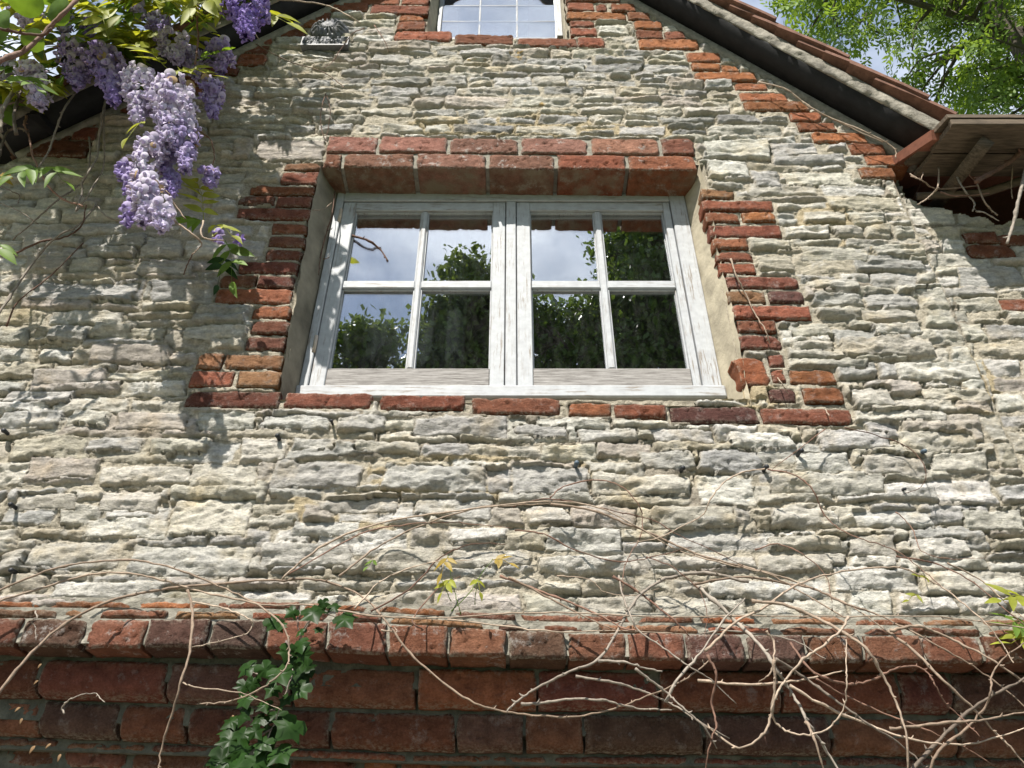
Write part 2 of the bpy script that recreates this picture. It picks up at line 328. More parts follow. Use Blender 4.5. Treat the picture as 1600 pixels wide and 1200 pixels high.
# gable rake lines (wall top)
ra, rb = P(985, 0), P(1425, 246)
la, lb = P(545, 0), P(75, 222)
rake_r = lambda X: ra[2]+(X-ra[0])*(rb[2]-ra[2])/(rb[0]-ra[0])
rake_l = lambda X: la[2]+(X-la[0])*(lb[2]-la[2])/(lb[0]-la[0])
print('gable edge', XE, 'rakes', ra, rb, la, lb, 'win', wl0, wl1, wr0, wr1, WZ0, WZ1)

# ------------------------------------------------------------------ rubble wall as one relief, cut into stones
ST = .0039
gx = np.arange(-1.72, 1.74, ST); Z0 = P(800, 965)[2]-.03; gz = np.arange(Z0, 4.80, ST)
X, Z = np.meshgrid(gx, gz)
PXg, PYg = Q(X, 0*X, Z)
wx = X+.010*fbm(X*13, Z*15, 3, 4, .6); wz = Z+.0085*fbm(X*11, Z*16, 8, 4, .6)
edge_n = .0055*fbm(X*40, Z*50, 11, 4, .6)-.0035*ss(.0, .6, fbm(X*5, Z*6, 15, 3))
strata = fbm(X*13, Z*62, 21, 5, .58); ridge = 1-np.abs(fbm(X*16, Z*46, 31, 4, .55))*2
lz = Z+.006*fbm(X*8, Z*10, 71, 4, .6)+.004*vn(X*3, Z*3, 72)
def terrace(th, s):
    k_ = lz/th+.35*vn(X*2, Z*2, s); i_ = np.floor(k_); f_ = k_-i_
    a_ = vn(X*11+i_*3.3, i_*1.7, s); b_ = vn(X*11+(i_+1)*3.3, (i_+1)*1.7, s)
    return a_+(b_-a_)*ss(.78, 1, f_)
ledge = .6*terrace(.0135, 81)+.4*terrace(.026, 83)
def cleave(s):
    a_ = fbm(X*24, Z*40, s, 3, .6); return np.where(a_ > 0, 1.0, -1.0)*np.minimum(1, np.abs(a_)*7)
cleft = .6*cleave(85)+.4*cleave(88)
fine = fbm(X*55, Z*75, 41, 4, .6); crumb = fbm(X*85, Z*85, 51, 4, .65)
def qsdf(q, x, z):
    (ax, az), (bx, bz), (cx, cz), (dx, dz) = q
    d = np.full(np.shape(x), 1e9)
    for (x0, z0), (x1, z1) in ((q[0], q[1]), (q[1], q[2]), (q[2], q[3]), (q[3], q[0])):
        l = math.hypot(x1-x0, z1-z0); d = np.minimum(d, ((x1-x0)*(z-z0)-(z1-z0)*(x-x0))/l)
    return d
obst = np.full(X.shape, -1.0)          # >0 inside brick
def sl_of(q, m=.06):
    xs = [p[0] for p in q]; zs = [p[1] for p in q]
    i0, i1 = np.searchsorted(gz, [min(zs)-m, max(zs)+m]); j0, j1 = np.searchsorted(gx, [min(xs)-m, max(xs)+m])
    return slice(max(i0, 0), i1), slice(max(j0, 0), j1)
allq = [quad(*b[0]) for b in BR]+[quad(*[float(a) for a in w.split(',')[:4]]) for w in LINT.split()]
allq += [[(wl0[0]-.02, WZ0), (wr0[0]+.02, WZ0), (wr1[0]+.015, WZ1), (wl1[0]-.015, WZ1)], [(UX0-.03, UZ0), (UX1+.03, UZ0), (UX1+.03, UZ1), (UX0-.03, UZ1)]]
for q in allq:
    s = sl_of(q)
    if X[s].size: obst[s] = np.maximum(obst[s], qsdf(q, X[s], Z[s]))
rk = np.minimum(np.where(Z > 3.38, rake_r(X)-Z, 9), np.where(Z > 3.38, rake_l(X)-Z, 9))*.62    # distance inside the rake
obst = np.maximum(obst, -rk+.012)
obst = np.maximum(obst, .016-np.abs(X-XE-.012))       # open joint at the gable corner
lab = np.full(X.shape, -1); H = np.zeros(X.shape); D = np.full(X.shape, -.02); SCOL = np.zeros(X.shape+(3,)); best = np.full(X.shape, -1.0)
hm = -.001+.006*fbm(X*6, Z*9, 61, 3)+.005*crumb+.005*np.maximum(0, fbm(X*36, Z*44, 77, 4, .6))
def blob(cx, cy, rx, ry, rot=0):
    dx, dy = PXg-cx, PYg-cy; c, s_ = math.cos(rot), math.sin(rot)
    d = ((dx*c+dy*s_)/rx)**2+((-dx*s_+dy*c)/ry)**2
    return ss(1.25, .75, d+.9*fbm(X*22, Z*30, 91, 4))
tan_m = np.zeros(X.shape); cem = np.zeros(X.shape)
for a in ((620, 745, 40, 34), (720, 715, 90, 10), (800, 200, 150, 15), (860, 190, 60, 18), (1000, 205, 90, 10), (700, 195, 80, 10), (1290, 340, 45, 22), (1340, 385, 30, 12), (1545, 590, 40, 50), (560, 820, 50, 25), (470, 800, 25, 20), (920, 735, 26, 12), (780, 770, 120, 10), (1180, 620, 60, 20)): tan_m = np.maximum(tan_m, blob(*a))
for a in ((1080, 778, 80, 17, .15), (960, 780, 90, 12), (900, 815, 60, 15), (1100, 815, 45, 10), (1040, 730, 45, 20), (800, 655, 400, 7, .03), (720, 700, 320, 6, .03), (790, 680, 12, 20), (990, 690, 14, 20), (500, 712, 90, 6), (1340, 450, 30, 12), (1180, 545, 30, 12), (1500, 480, 25, 30), (1440, 260, 90, 50), (1480, 300, 60, 40)): cem = np.maximum(cem, blob(*a))
hm += .006*np.maximum(tan_m, cem)
hm = np.minimum(hm, np.where(obst > -.003, .000, .02)); hm = np.where(obst > .001, -.012, hm)
stones = []
def put(d, s, col, h0, relief, scoop, seed):
    """raise one stone from distance field d on window s"""
    rng = random.Random(seed)
    d = np.minimum(d, -obst[s]-.006)
    d = np.where(best[s] > 0, np.minimum(d, -best[s]), d)+edge_n[s]
    m = d > 0
    if m.sum() < 42 or d.max() < .006: return
    i = len(stones)
    xs, zs = X[s], Z[s]; xc, zc = xs[m].mean(), zs[m].mean(); hx, hz = max(.01, np.ptp(xs[m])/2), max(.01, np.ptp(zs[m])/2)
    u, v = (xs-xc)/hx, (zs-zc)/hz
    f = np.full(d.shape, 9.0)
    for k in range(4):
        f = np.minimum(f, rng.uniform(.002, .010)+rng.uniform(-.008, .008)*u+rng.uniform(-.010, .010)*v)
    low = 1-ss(2.62, 3.2, zc); f += relief*((.0046-.0012*low)*strata[s]+(.0052-.0034*low)*ledge[s]+.0018*ridge[s]+.0034*fine[s]+.0030*low*cleft[s])
    if scoop:
        for k in range(scoop):
            u0, v0 = rng.uniform(-.6, .6), rng.uniform(-.35, .4); a, b = rng.uniform(.25, .6), rng.uniform(.3, .6)
            f -= rng.uniform(.005, .012)*np.exp(-((u-u0)/a)**2-((v-v0)/b)**2)
    f = h0+f
    t = np.clip(d/(.0045+.006*rng.random()), 0, 1); e = np.sqrt(np.maximum(0, 1-(1-t)**2))
    h = hm[s]-.002+(f-hm[s]+.002)*e
    sub = lab[s]; sub[m] = i; lab[s] = sub
    hh = H[s]; hh[m] = h[m]; H[s] = hh
    dd = D[s]; mm = d > dd; dd[mm] = d[mm]; D[s] = dd
    cc = SCOL[s]; cv = np.array(col)*rng.uniform(.86, 1.1)*np.array([rng.uniform(.99, 1.02), 1, rng.uniform(.97, 1.03)])
    cc[mm] = cv; SCOL[s] = cc
    bb = best[s]; best[s] = np.maximum(bb, d)
    stones.append((m.sum(), xc, zc))
BASE = np.where(X > XE, -.055, 0.0)
for k, w in enumerate(CUST.split()):
    a = w.split(','); q = quad(*[float(z) for z in a[:4]]); rg = random.Random(k)
    q = [(x+rg.uniform(-.007, .007), z+rg.uniform(-.005, .005)) for x, z in q]
    s = sl_of(q, .02); d = qsdf(q, wx[s], wz[s])
    d2 = np.minimum(d, .03)
    put(d2, s, SC[a[4]], rg.uniform(.002, .012), .55 if a[4] in 'k' else rg.uniform(.8, 1.2), rg.choice([0, 0, 1]), k)
rg = random.Random(99)
zc = Z0-.02; k = 0
bounds = []
while zc < 4.85:
    bounds.append(zc); top = zc > P(800, 215)[2]
    zc += rg.uniform(.030, .060) if top else rg.uniform(.038, .070)
jx = np.arange(len(gx))
def cz(k, x): return bounds[k]+.013*vn(x*2.3+k*5.7, x*0+k*3.1, 200)
for k in range(len(bounds)-1):
    x = -1.8+rg.uniform(0, .1)
    while x < 1.8:
        wdt = rg.uniform(.07, .2)*(1.2 if bounds[k+1]-bounds[k] > .05 else 1.0)
        x2 = x+wdt
        i0, i1 = np.searchsorted(gz, [bounds[k]-.02, bounds[k+1]+.02]); j0, j1 = np.searchsorted(gx, [x-.03, x2+.03])
        s = (slice(max(0, i0), i1), slice(j0, j1))
        if X[s].size:
            xs, zs = wx[s], wz[s]; sl1, sl2 = rg.uniform(-.35, .35), rg.uniform(-.35, .35); gp = rg.uniform(.001, .006)
            lo, hi = cz(k, xs), cz(k+1, xs); zm = (bounds[k]+bounds[k+1])/2
            parts = [(lo, hi)]
            if rg.random() < .22 and bounds[k+1]-bounds[k] > .045: parts = [(lo, (lo+hi)/2+.006*vn(xs*9, xs*0, k)), ((lo+hi)/2+.006*vn(xs*9, xs*0, k), hi)]
            for a, b in parts:
                d = np.minimum(np.minimum(zs-a, b-zs), np.minimum(xs-x-sl1*(zs-zm), x2+sl2*(zs-zm)-xs))-gp
                left_shade = x < -.55
                c = rg.choice('ccccwwggkyy' if bounds[k] < P(800, 215)[2] else 'ccgggwkysc')
                put(d, s, SC[c], rg.uniform(-.001, .010), rg.uniform(.8, 1.3), rg.choice([0, 0, 0, 1]), int(rg.random()*1e9))
        x = x2
hole = ((Z > WZ0+.0) & (Z < WZ1) & (X > OPX(Z, wl0, wl1)) & (X < OPX(Z, wr0, wr1))) | ((X > UX0) & (X < UX1) & (Z > UZ0) & (Z < UZ1))
Hf = np.where(lab >= 0, H, hm)
stepd = ss(XE+.004, XE+.02, X)
Hf = Hf-.055*stepd
Hf = np.where(np.abs(X-XE-.012) < .012, Hf-.02, Hf)
crk = np.exp(-((D+.0005)/.0024)**2)*ss(.0, .3, fbm(X*7, Z*13, 171, 4, .6)); Hf = Hf-.0095*crk*(obst < -.002)
Hf += .0016*crumb*(lab >= 0)
kmask = ss(-.001, .0045, D+.0018*fine)
lich = ss(.42, .6, fbm(X*30, Z*40, 120, 5, .6))*np.maximum(blob(820, 160, 60, 14), np.maximum(blob(760, 90, 60, 10), blob(900, 150, 200, 60)*.25))
SCOL = SCOL*(1+.14*fbm(X*5, Z*6, 130, 3))[..., None]
SCOL = SCOL*(1-lich[..., None])+np.array((.50, .33, .10))*lich[..., None]
wh = ss(.30, .5, fbm(X*24, Z*30, 140, 5, .65))*.5
SCOL = SCOL*(1-wh[..., None])+np.array((.58, .57, .54))*wh[..., None]
MO = np.array((.46, .425, .355))*(1+.22*fbm(X*9, Z*9, 150, 4))[..., None]
MO = MO*(1-tan_m[..., None])+np.array((.47, .40, .275))*tan_m[..., None]
MO = MO*(1-cem[..., None])+np.array((.33, .30, .255))*cem[..., None]
nzr, nxr = X.shape
ok = ~hole & (rk > -.012) 
ok &= ~((X > XE+.05) & (Z > P(1500, 322)[2]+.02*fbm(X*9, Z*3, 160, 3)+.10*np.exp(-(X-XE-.05)/.08)))
cell_ok = ok[:-1, :-1] & ok[1:, :-1] & ok[:-1, 1:] & ok[1:, 1:]
l4 = np.stack([lab[:-1, :-1], lab[1:, :-1], lab[:-1, 1:], lab[1:, 1:]])
cl = l4.max(0); cl = np.where((l4 >= 0).sum(0) >= 2, cl, -1)
vid = np.arange(nzr*nxr).reshape(nzr, nxr)
cells = np.stack([vid[:-1, :-1], vid[:-1, 1:], vid[1:, 1:], vid[1:, :-1]], -1)
VX = np.stack([X, -Hf, Z], -1).reshape(-1, 3); SA = np.concatenate([SCOL, kmask[..., None]], -1).reshape(-1, 4); MA = np.concatenate([MO, np.ones(X.shape+(1,))], -1).reshape(-1, 4)
def patch(name, F, parent, skirt):
    u, inv = np.unique(F.ravel(), return_inverse=True); V = VX[u]; F2 = inv.reshape(-1, 4).astype(np.int64); sa, ma = SA[u], MA[u]
    if skirt:
        e = np.concatenate([F2[:, [0, 1]], F2[:, [1, 2]], F2[:, [2, 3]], F2[:, [3, 0]]]); key = e[:, 0]*10**7+e[:, 1]; rev = e[:, 1]*10**7+e[:, 0]
        be = e[~np.isin(key, rev)]; n = len(V)
        bv, bi = np.unique(be.ravel(), return_inverse=True); bi = bi.reshape(-1, 2)
        V = np.vstack([V, V[bv]+np.array((0, .05, 0))]); sa = np.vstack([sa, sa[bv]]); ma = np.vstack([ma, ma[bv]])
        F2 = np.vstack([F2, np.stack([be[:, 1], be[:, 0], n+bi[:, 0], n+bi[:, 1]], -1)])
    return mesh_np(name, V, F2, M['rubble'], parent, True, {'stone': ('FLOAT_COLOR', sa), 'mortar': ('FLOAT_COLOR', ma)})
mort = cells[cell_ok & (cl < 0)]
wall = patch('gable_wall', mort, cottage, False)
# which stones show largest
cnt = np.bincount(cl[cell_ok & (cl >= 0)], minlength=len(stones)).astype(float)
vis = []
for i, (n, xc, zc_) in enumerate(stones):
    px, py = Q(xc, 0, zc_); m_ = mpp(min(max(px, -200), 1800), py); vis.append(cnt[i]/(m_*m_)*(1 if -20 < px < 1620 and -10 < py < 1200 else .02))
order = np.argsort(vis)[::-1]; top = set(order[:296].tolist())
flat = cl[cell_ok]; cf = cells[cell_ok]; o_ = np.argsort(flat, kind='stable'); fs = flat[o_]; cs = cf[o_]
rest = []
for i in range(len(stones)):
    a, b = np.searchsorted(fs, [i, i+1])
    if b-a < 4: 
        if b > a: rest.append(cs[a:b])
        continue
    if i in top:      # keep the largest connected piece, crumbs join the small rubble
        fc = cs[a:b]; par = {}
        def fd(q):
            while par.setdefault(q, q) != q: q = par[q]
            return q
        for f4 in fc.tolist():
            r0 = fd(f4[0])
            for q in f4[1:]: par[fd(q)] = r0
        gr = np.array([fd(f4[0]) for f4 in fc.tolist()]); u_, c_ = np.unique(gr, return_counts=True); big = gr == u_[np.argmax(c_)]
        patch('stone', fc[big], wall, True)
        if (~big).any(): rest.append(fc[~big])
    else: rest.append(cs[a:b])
if rest:
    r_ = patch('small_rubble', np.vstack(rest), wall, False); r_['kind'] = 'stuff'
print('stones', len(stones))

# ------------------------------------------------------------------ bricks
def block(name, q, y0, depth, col, lime, seed, parent, bull=0, rough=1.0, step=.0048, rr=.004, side=0.0):
    q = np.array(q, float); Lw = np.linalg.norm(q[1]-q[0]); Hh = np.linalg.norm(q[3]-q[0])
    nu = max(5, int(Lw/step)); nv = max(4, int(Hh/step))
    a = np.linspace(0, 1, nu+1); b = np.linspace(0, 1, nv+1)
    # crowd samples to the edges
    a = .5-.5*np.cos(a*math.pi)*(.35)-(.5-a)*(.65)*1.0 if False else a
    A, B = np.meshgrid(a, b)
    p = (q[0]*((1-A)*(1-B))[..., None]+q[1]*(A*(1-B))[..., None]+q[2]*(A*B)[..., None]+q[3]*((1-A)*B)[..., None])
    s, t = A*Lw, B*Hh; o = seed*3.7
    d = np.minimum(np.minimum(s, Lw-s), np.minimum(t, Hh-t))
    wob = .0034*rough*fbm(s*45+o, t*45+o, seed % 997, 3)
    near = np.exp(-d/.006)
    cx, cz_ = p[..., 0], p[..., 1]
    cx = cx+near*wob*1.3; cz_ = cz_+near*.0032*rough*fbm(s*40-o, t*50+o, seed % 991+5, 3)
    # broken corners
    rg = random.Random(seed)
    cut = np.zeros(d.shape)
    for (cs_, ct_) in ((0, 0), (Lw, 0), (0, Hh), (Lw, Hh)):
        if rg.random() < .55:
            r = rg.uniform(.006, .02)*rough; cut = np.maximum(cut, np.clip(1-np.hypot(s-cs_, t-ct_)/r, 0, 1)*r*.55)
    dr = np.clip(d/rr, 0, 1)
    y = rr*(1-np.sqrt(np.maximum(0, 1-(1-dr)**2)))+cut
    y += -.0046*rough*fbm(s*20+o, t*34-o, seed % 983, 5, .66)
    pit = ss(.38, .62, fbm(s*70+o, t*70+o, seed % 977+9, 3)); y += .0055*rough*pit
    if bull:
        tb = np.clip(1-t/bull, 0, 1); y += bull*(1-np.sqrt(np.maximum(0, 1-tb**2)))
    y += rg.uniform(-.003, .003)*rough+rg.uniform(-.004, .004)*(A-.5)*rough
    V = np.stack([cx, y0+y, cz_], -1).reshape(-1, 3); n = nu+1
    idx = np.arange(n*(nv+1)).reshape(nv+1, n)
    F = np.stack([idx[:-1, :-1], idx[:-1, 1:], idx[1:, 1:], idx[1:, :-1]], -1).reshape(-1, 4)
    ring = np.concatenate([idx[0, :-1], idx[:-1, -1], idx[-1, :0:-1], idx[:0:-1, 0]]); m_ = len(ring)
    base = len(V); VV = [V]; FF = [F]; prev = ring
    for yy in (y0+rr*1.6+bull, y0+depth):
        rv = V[ring].copy(); rv[:, 1] = np.maximum(rv[:, 1]+.001, yy); VV.append(rv); cur = base+np.arange(m_); base += m_
        FF.append(np.stack([prev, cur, np.roll(cur, -1), np.roll(prev, -1)], -1)); prev = cur
    V = np.vstack(VV); F = np.vstack(FF)
    ed = np.concatenate([np.exp(-d/.004).ravel()*.95, np.zeros(len(V)-n*(nv+1))])
    ob = mesh_np(name, V, F, M['brick'], parent, True, {'edge': ('FLOAT', ed), 'side': ('FLOAT', np.concatenate([np.zeros(n*(nv+1)), np.full(len(V)-n*(nv+1), side)]))})
    k = rg.uniform(.68, 1.25); c = COL[col]
    ob.color = (c[0]*k, c[1]*k*rg.uniform(.92, 1.08), c[2]*k*rg.uniform(.92, 1.08), lime)
    return ob
for i, (b, c, lm) in enumerate(BR):
    q = quad(*b); y0 = -.006
    if i < 6: y0 = -.012
    if b[0] > 1500: y0 = .05
    if (b[0], b[1]) == (1152, 1196): q = [(x+.007*(1 if j in (0, 1) else -.4)*(1), z) for j, (x, z) in enumerate(q)]
    block('brick', q, y0, .06, c, lm, 100+i*7, wall)
for i, w in enumerate(LINT.split()):
    a = w.split(','); block('brick', quad(*[float(z) for z in a[:4]]), -.014, .105, a[4], 1.0, 900+i*7, wall, rr=.004, side=1.0)
# bed behind the lintel
lq0, lq1 = P(508, 247), P(1086, 268)
box('lintel_bed', lq0[0]+.01, lq1[0]-.01, -.004, .10, lq1[2]+.008, P(800, 220)[2], M['joint'], wall)

# ------------------------------------------------------------------ string course and moulded corbel bricks
def yl(pts, x):
    xs, ys = zip(*pts); return float(np.interp(x, xs, ys))
BT = [(-60, 964), (0, 965), (400, 967), (600, 973), (800, 986), (1100, 990), (1600, 995), (1660, 996)]; BB = [(-60, 1006), (0, 1008), (400, 1012), (600, 1022), (800, 1028), (1100, 1032), (1600, 1037), (1660, 1038)]
YB, YC, YD, YE, YF = -.095, -.034, .006, .04, .062
sc_z = P(800, 1030, YB)[2]
def bed(name, top, bot, y0, y1, parent, seed):
    xs_ = np.linspace(-430, 2040, 200); V = []
    for k_, x_ in enumerate(xs_):
        a_, b_ = P(x_, yl(top, x_), y0), P(x_, yl(bot, x_), y0)
        for q_, (yy_, zz_) in enumerate(((y0, b_[2]), (y0, b_[2]*.66+a_[2]*.34), (y0, b_[2]*.33+a_[2]*.67), (y0, a_[2]), (y1, a_[2]), (y1, b_[2]))):
            f_ = .004*float(fbm(np.array(x_*.05+q_*7.), np.array(q_*3.3+seed), seed, 3)) if q_ < 4 else 0
            V.append((a_[0], yy_+f_, zz_))
    F = [[k_*6+q_, (k_+1)*6+q_, (k_+1)*6+(q_+1) % 6, k_*6+(q_+1) % 6] for k_ in range(len(xs_)-1) for q_ in range(6)]+[[0, 1, 2, 3, 4, 5][::-1], [len(V)-6+q_ for q_ in range(6)]]
    return mesh_py(name, V, F, M['joint_shade'] if seed > 10 else M['joint'], parent)
sh = lambda pts, d: [(x, y+d) for x, y in pts]
string = bed('string_course', sh(BT, 1), sh(BB, -4), YB+.011, .1, cottage, 3)
bed('joint_bed', sh(BT, -16), sh(BT, 3), -.044, .1, string, 5); bed('joint_bed', sh(BT, -32), sh(BT, -12), -.014, .1, string, 7)
def rowpx(xs, top, bot, y0, cols, bull=0, gap=5, rough=1.0, lime=.5, seed=0, depth=.08, ext=True):
    rg = random.Random(seed); w_ = xs[2]-xs[1]
    if ext:
        while xs[0] > -400: xs = [xs[0]-w_]+xs
        while xs[-1] < 2000: xs = xs+[xs[-1]+w_]
    for i in range(len(xs)-1):
        a, b = xs[i]+gap/2, xs[i+1]-gap/2; m_ = (a+b)/2
        sl = (yl(bot, b)-yl(bot, a))/(b-a)
        block('brick', quad(a, b, yl(top, m_), yl(bot, m_), y0+rg.uniform(-.003, .003), sl), y0+rg.uniform(-.003, .003), depth, rg.choice(cols), lime, seed+i*13, string, bull, rough, rr=.005)
sh = lambda pts, d: [(x, y+d) for x, y in pts]
rowpx([-70, 30, 130, 226, 325, 415, 510, 604, 700, 793, 886, 980, 1072, 1167, 1260, 1350, 1445, 1537, 1630, 1720], BT, BB, YB, 'ebfeb', 0, 6, .9, .8, 3000)
A1 = sh(BT, -13); A2 = sh(BT, -1)
rowpx([-60, 90, 150, 265, 380, 520, 600, 760, 830, 930, 1100, 1210, 1345, 1420, 1540, 1680], A1, A2, -.052, 'tbebr', 0, 12, 1.3, .5, 3300, .06)
A3 = sh(BT, -27); A4 = sh(BT, -15)
rowpx([-40, 70, 210, 330, 470, 585, 700, 810, 990, 1090, 1190, 1330, 1440, 1530, 1660], A3, A4, -.022, 'btbob', 0, 14, 1.4, .4, 3500, .05)
CT = [(-60, 1026), (0, 1028), (700, 1046), (1600, 1052), (1660, 1052)]; CB = [(-60, 1080), (0, 1082), (700, 1101), (1600, 1108), (1660, 1108)]
rowpx([-140, 58, 258, 455, 650, 840, 1032, 1222, 1408, 1490, 1690], CT, CB, YC, 'dbdre', .03, 5, .8, .3, 4000)
DT = [(-60, 1093), (0, 1095), (700, 1115), (1600, 1122), (1660, 1122)]; DB = [(-60, 1143), (0, 1145), (700, 1170), (1600, 1178), (1660, 1178)]
rowpx([-150, 60, 185, 290, 515, 712, 820, 913, 1100, 1300, 1500, 1700], DT, DB, YD, 'debdb', .028, 5, .8, .3, 4300)
ET = sh(DB, 9); EB = sh(DB, 20)
rowpx([-150, 95, 230, 420, 640, 860, 1080, 1300, 1520, 1700], ET, EB, YE, 'bdr', 0, 8, 1, .3, 4600)
FT = sh(DB, 6+14); FB = sh(DB, 120)
rowpx([560, 620, 690, 747, 807, 868, 933, 993, 1049, 1110, 1170, 1232, 1295, 1355], FT, FB, YF, 'roort', 0, 7, .8, .4, 4800, ext=False)
rowpx([-150, 0, 95, 200, 330, 450, 560], FT, sh(FT, 28), YF, 'br', 0, 10, 1.2, .5, 4900, ext=False)
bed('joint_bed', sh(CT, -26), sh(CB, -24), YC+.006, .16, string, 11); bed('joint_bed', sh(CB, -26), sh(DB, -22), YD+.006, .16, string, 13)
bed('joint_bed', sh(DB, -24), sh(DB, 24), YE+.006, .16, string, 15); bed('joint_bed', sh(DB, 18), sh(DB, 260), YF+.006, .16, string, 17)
# plain lower wall to the ground and house body behind
box('lower_wall', -2.6, 2.6, .058, .4, 0, P(800, 1400, YF)[2]+.02, M['rubble_plain'] if 'rubble_plain' in M else M['joint'], cottage, 0)

# ------------------------------------------------------------------ main window
YW = .085
frame_l = (P(525, 302, YW)[0]+P(468, 612, YW)[0])/2; frame_r = (P(1068, 304, YW)[0]+P(1131, 608, YW)[0])/2
fz0, fz1 = P(800, 618, YW)[2], P(800, 296, YW)[2]
print('frame', P(525, 302, YW), P(468, 612, YW), P(1068, 304, YW), P(1131, 608, YW), fz0, fz1)
Xw = lambda px, py, y=YW: P(px, py, y)[0]
Zw = lambda py, y=YW: P(800, py, y)[2]
win = box('window', frame_l, frame_l+.035+(Xw(486, 604)-Xw(468, 612))*0, YW, YW+.07, fz0, fz1, M['paint_v'], cottage)   # left jamb of the fixed frame
jl = (Xw(486, 604)+Xw(533, 311))/2-.001; ml = (Xw(787, 314)+Xw(793, 606))/2; mr = (Xw(803, 314)+Xw(812, 606))/2; jr = (Xw(1048, 316)+Xw(1098, 605))/2
win.data.clear_geometry(); V, F = box_vf(frame_l, jl, YW, YW+.07, fz0, fz1); win.data.from_pydata(V, [], F)
def wb(nm, x0, x1, z0, z1, y0, y1, m, b=.002): return box(nm, x0, x1, y0, y1, z0, z1, M[m], win, b)
zt = Zw(313); zb = Zw(604)
wb('jamb', jr+.001, frame_r, fz0, fz1, YW+.001, YW+.07, 'paint_v')
wb('head', jl, jr, zt+.001, fz1, YW+.002, YW+.07, 'paint_h')
wb('sill', frame_l-.004, frame_r+.004, fz0-.012, zb-.002, YW-.012, YW+.07, 'paint_h', .004)
wb('mullion', ml+.001, mr-.001, zb, zt, YW+.003, YW+.07, 'paint_v')
YG = YW+.026
def casement(x0, x1, pl, pm0, pm1, pr, hinge):
    """pl.. are glass edges"""
    x0 += .0015; x1 -= .0015; z0, z1 = zb+.0015, zt-.0015
    zg1 = Zw(332, YG-.01); zm1 = Zw(439, YG-.012); zm0 = Zw(451, YG-.012); zg0 = Zw(577, YG-.012)
    y0, y1 = YW+.006, YW+.045
    wb('stile', x0, pl, z0, z1, y0, y1, 'paint_v'); wb('stile', pr, x1, z0, z1, y0, y1, 'paint_v')
    wb('top_rail', pl, pr, zg1, z1, y0+.001, y1, 'paint_h'); wb('bottom_rail', pl, pr, z0, zg0, y0+.002, y1, 'bare', .003)
    wb('glazing_bar', pm0, pm1, zg0, zg1, y0+.004, y1, 'paint_v', .004)
    wb('glazing_bar', pl, pm0, zm0, zm1, y0+.005, y1, 'paint_h', .003); wb('glazing_bar', pm1, pr, zm0, zm1, y0+.005, y1, 'paint_h', .003)
    for (a, b) in ((pl, pm0), (pm1, pr)):
        for (c, d) in ((zg0, zm0), (zm1, zg1)):
            i = random.Random(int(a*999+c*777)); w1, w2 = i.uniform(-.0006, .0006), i.uniform(-.0008, .0008)
            e = .003
            V = [(a-e, YG+w1, c-e), (b+e, YG-w1, c-e), (b+e, YG-w1+w2, d+e), (a-e, YG+w1+w2, d+e)]; V += [(x, y+.003, z) for x, y, z in V]
            mesh_py('pane', V, [[0, 1, 2, 3], [5, 4, 7, 6], [4, 0, 3, 7], [1, 5, 6, 2], [3, 2, 6, 7], [4, 5, 1, 0]], M['glass'], win)
            # putty line
            for (aa, bb, cc, dd) in ((a, a+.004, c, d), (b-.004, b, c, d), (a+.004, b-.004, c, c+.004), (a+.004, b-.004, d-.004, d)):
                wb('putty', aa, bb, cc, dd, YG-.009, YG-.0005, 'paint_v', .001)
    if hinge:
        for py in (336, 537):
            z = Zw(py); h = tube('hinge', [(x0-.003, y0-.004, z-.028), (x0-.003, y0-.004, z+.028)], .005, M['rust'], win, 8)
avx = lambda a, b, pa, pb, y=YG-.01: (P(a, pa, y)[0]+P(b, pb, y)[0])/2
casement(jl, ml, avx(552, 518, 330, 576), avx(656, 640, 333, 577), avx(665, 650, 333, 577), avx(766, 771, 334, 577), True)
casement(mr, jr, avx(825, 836, 338, 577), avx(926, 953, 338, 577), avx(935, 966, 338, 577), avx(1035, 1080, 338, 577), False)
# plaster reveals
def reveal(name, p0, p1, q0, q1, n=50, k=14, amp=.004, seed=1, parent=wall, m_='plaster'):
    """surface between wall edge p0-p1 and frame edge q0-q1"""
    A, B = np.meshgrid(np.linspace(0, 1, k), np.linspace(0, 1, n)); p0, p1, q0, q1 = map(np.array, (p0, p1, q0, q1))
    V = (p0*((1-A)*(1-B))[..., None]+p1*((1-A)*B)[..., None]+q0*(A*(1-B))[..., None]+q1*(A*B)[..., None])
    nrm = np.cross(p1-p0, q0-p0); nrm = nrm/np.linalg.norm(nrm)
    nz_ = fbm(A*2.2+seed, B*9, seed, 5, .55)
    V = V+nrm*(amp*nz_)[..., None]
    ed = np.exp(-A/.06); V[..., 0] += ed*.006*fbm(B*22, A*3, seed+4, 4); V[..., 1] += ed*.004*fbm(B*30, A*3, seed+6, 3)
    idx = np.arange(n*k).reshape(n, k); F = np.stack([idx[:-1, :-1], idx[:-1, 1:], idx[1:, 1:], idx[1:, :-1]], -1).reshape(-1, 4)
    return mesh_np(name, V.reshape(-1, 3), F, M[m_], parent)
e = .004
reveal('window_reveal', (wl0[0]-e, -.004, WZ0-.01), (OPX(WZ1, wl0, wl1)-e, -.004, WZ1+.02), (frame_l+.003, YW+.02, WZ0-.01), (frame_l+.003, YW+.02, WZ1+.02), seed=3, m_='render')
reveal('window_reveal', (wr0[0]+e+.006, -.004, WZ0-.02), (OPX(WZ1, wr0, wr1)+e, -.004, WZ1+.02), (frame_r-.003, YW+.02, WZ0-.02), (frame_r-.003, YW+.02, WZ1+.02), seed=8)
reveal('sill_bed', (wl0[0]-.01, -.002, WZ0-.004), (wr0[0]+.02, -.002, WZ0-.022), (wl0[0]-.01, YW, WZ0+.012), (wr0[0]+.02, YW, WZ0-.004), n=90, seed=12)
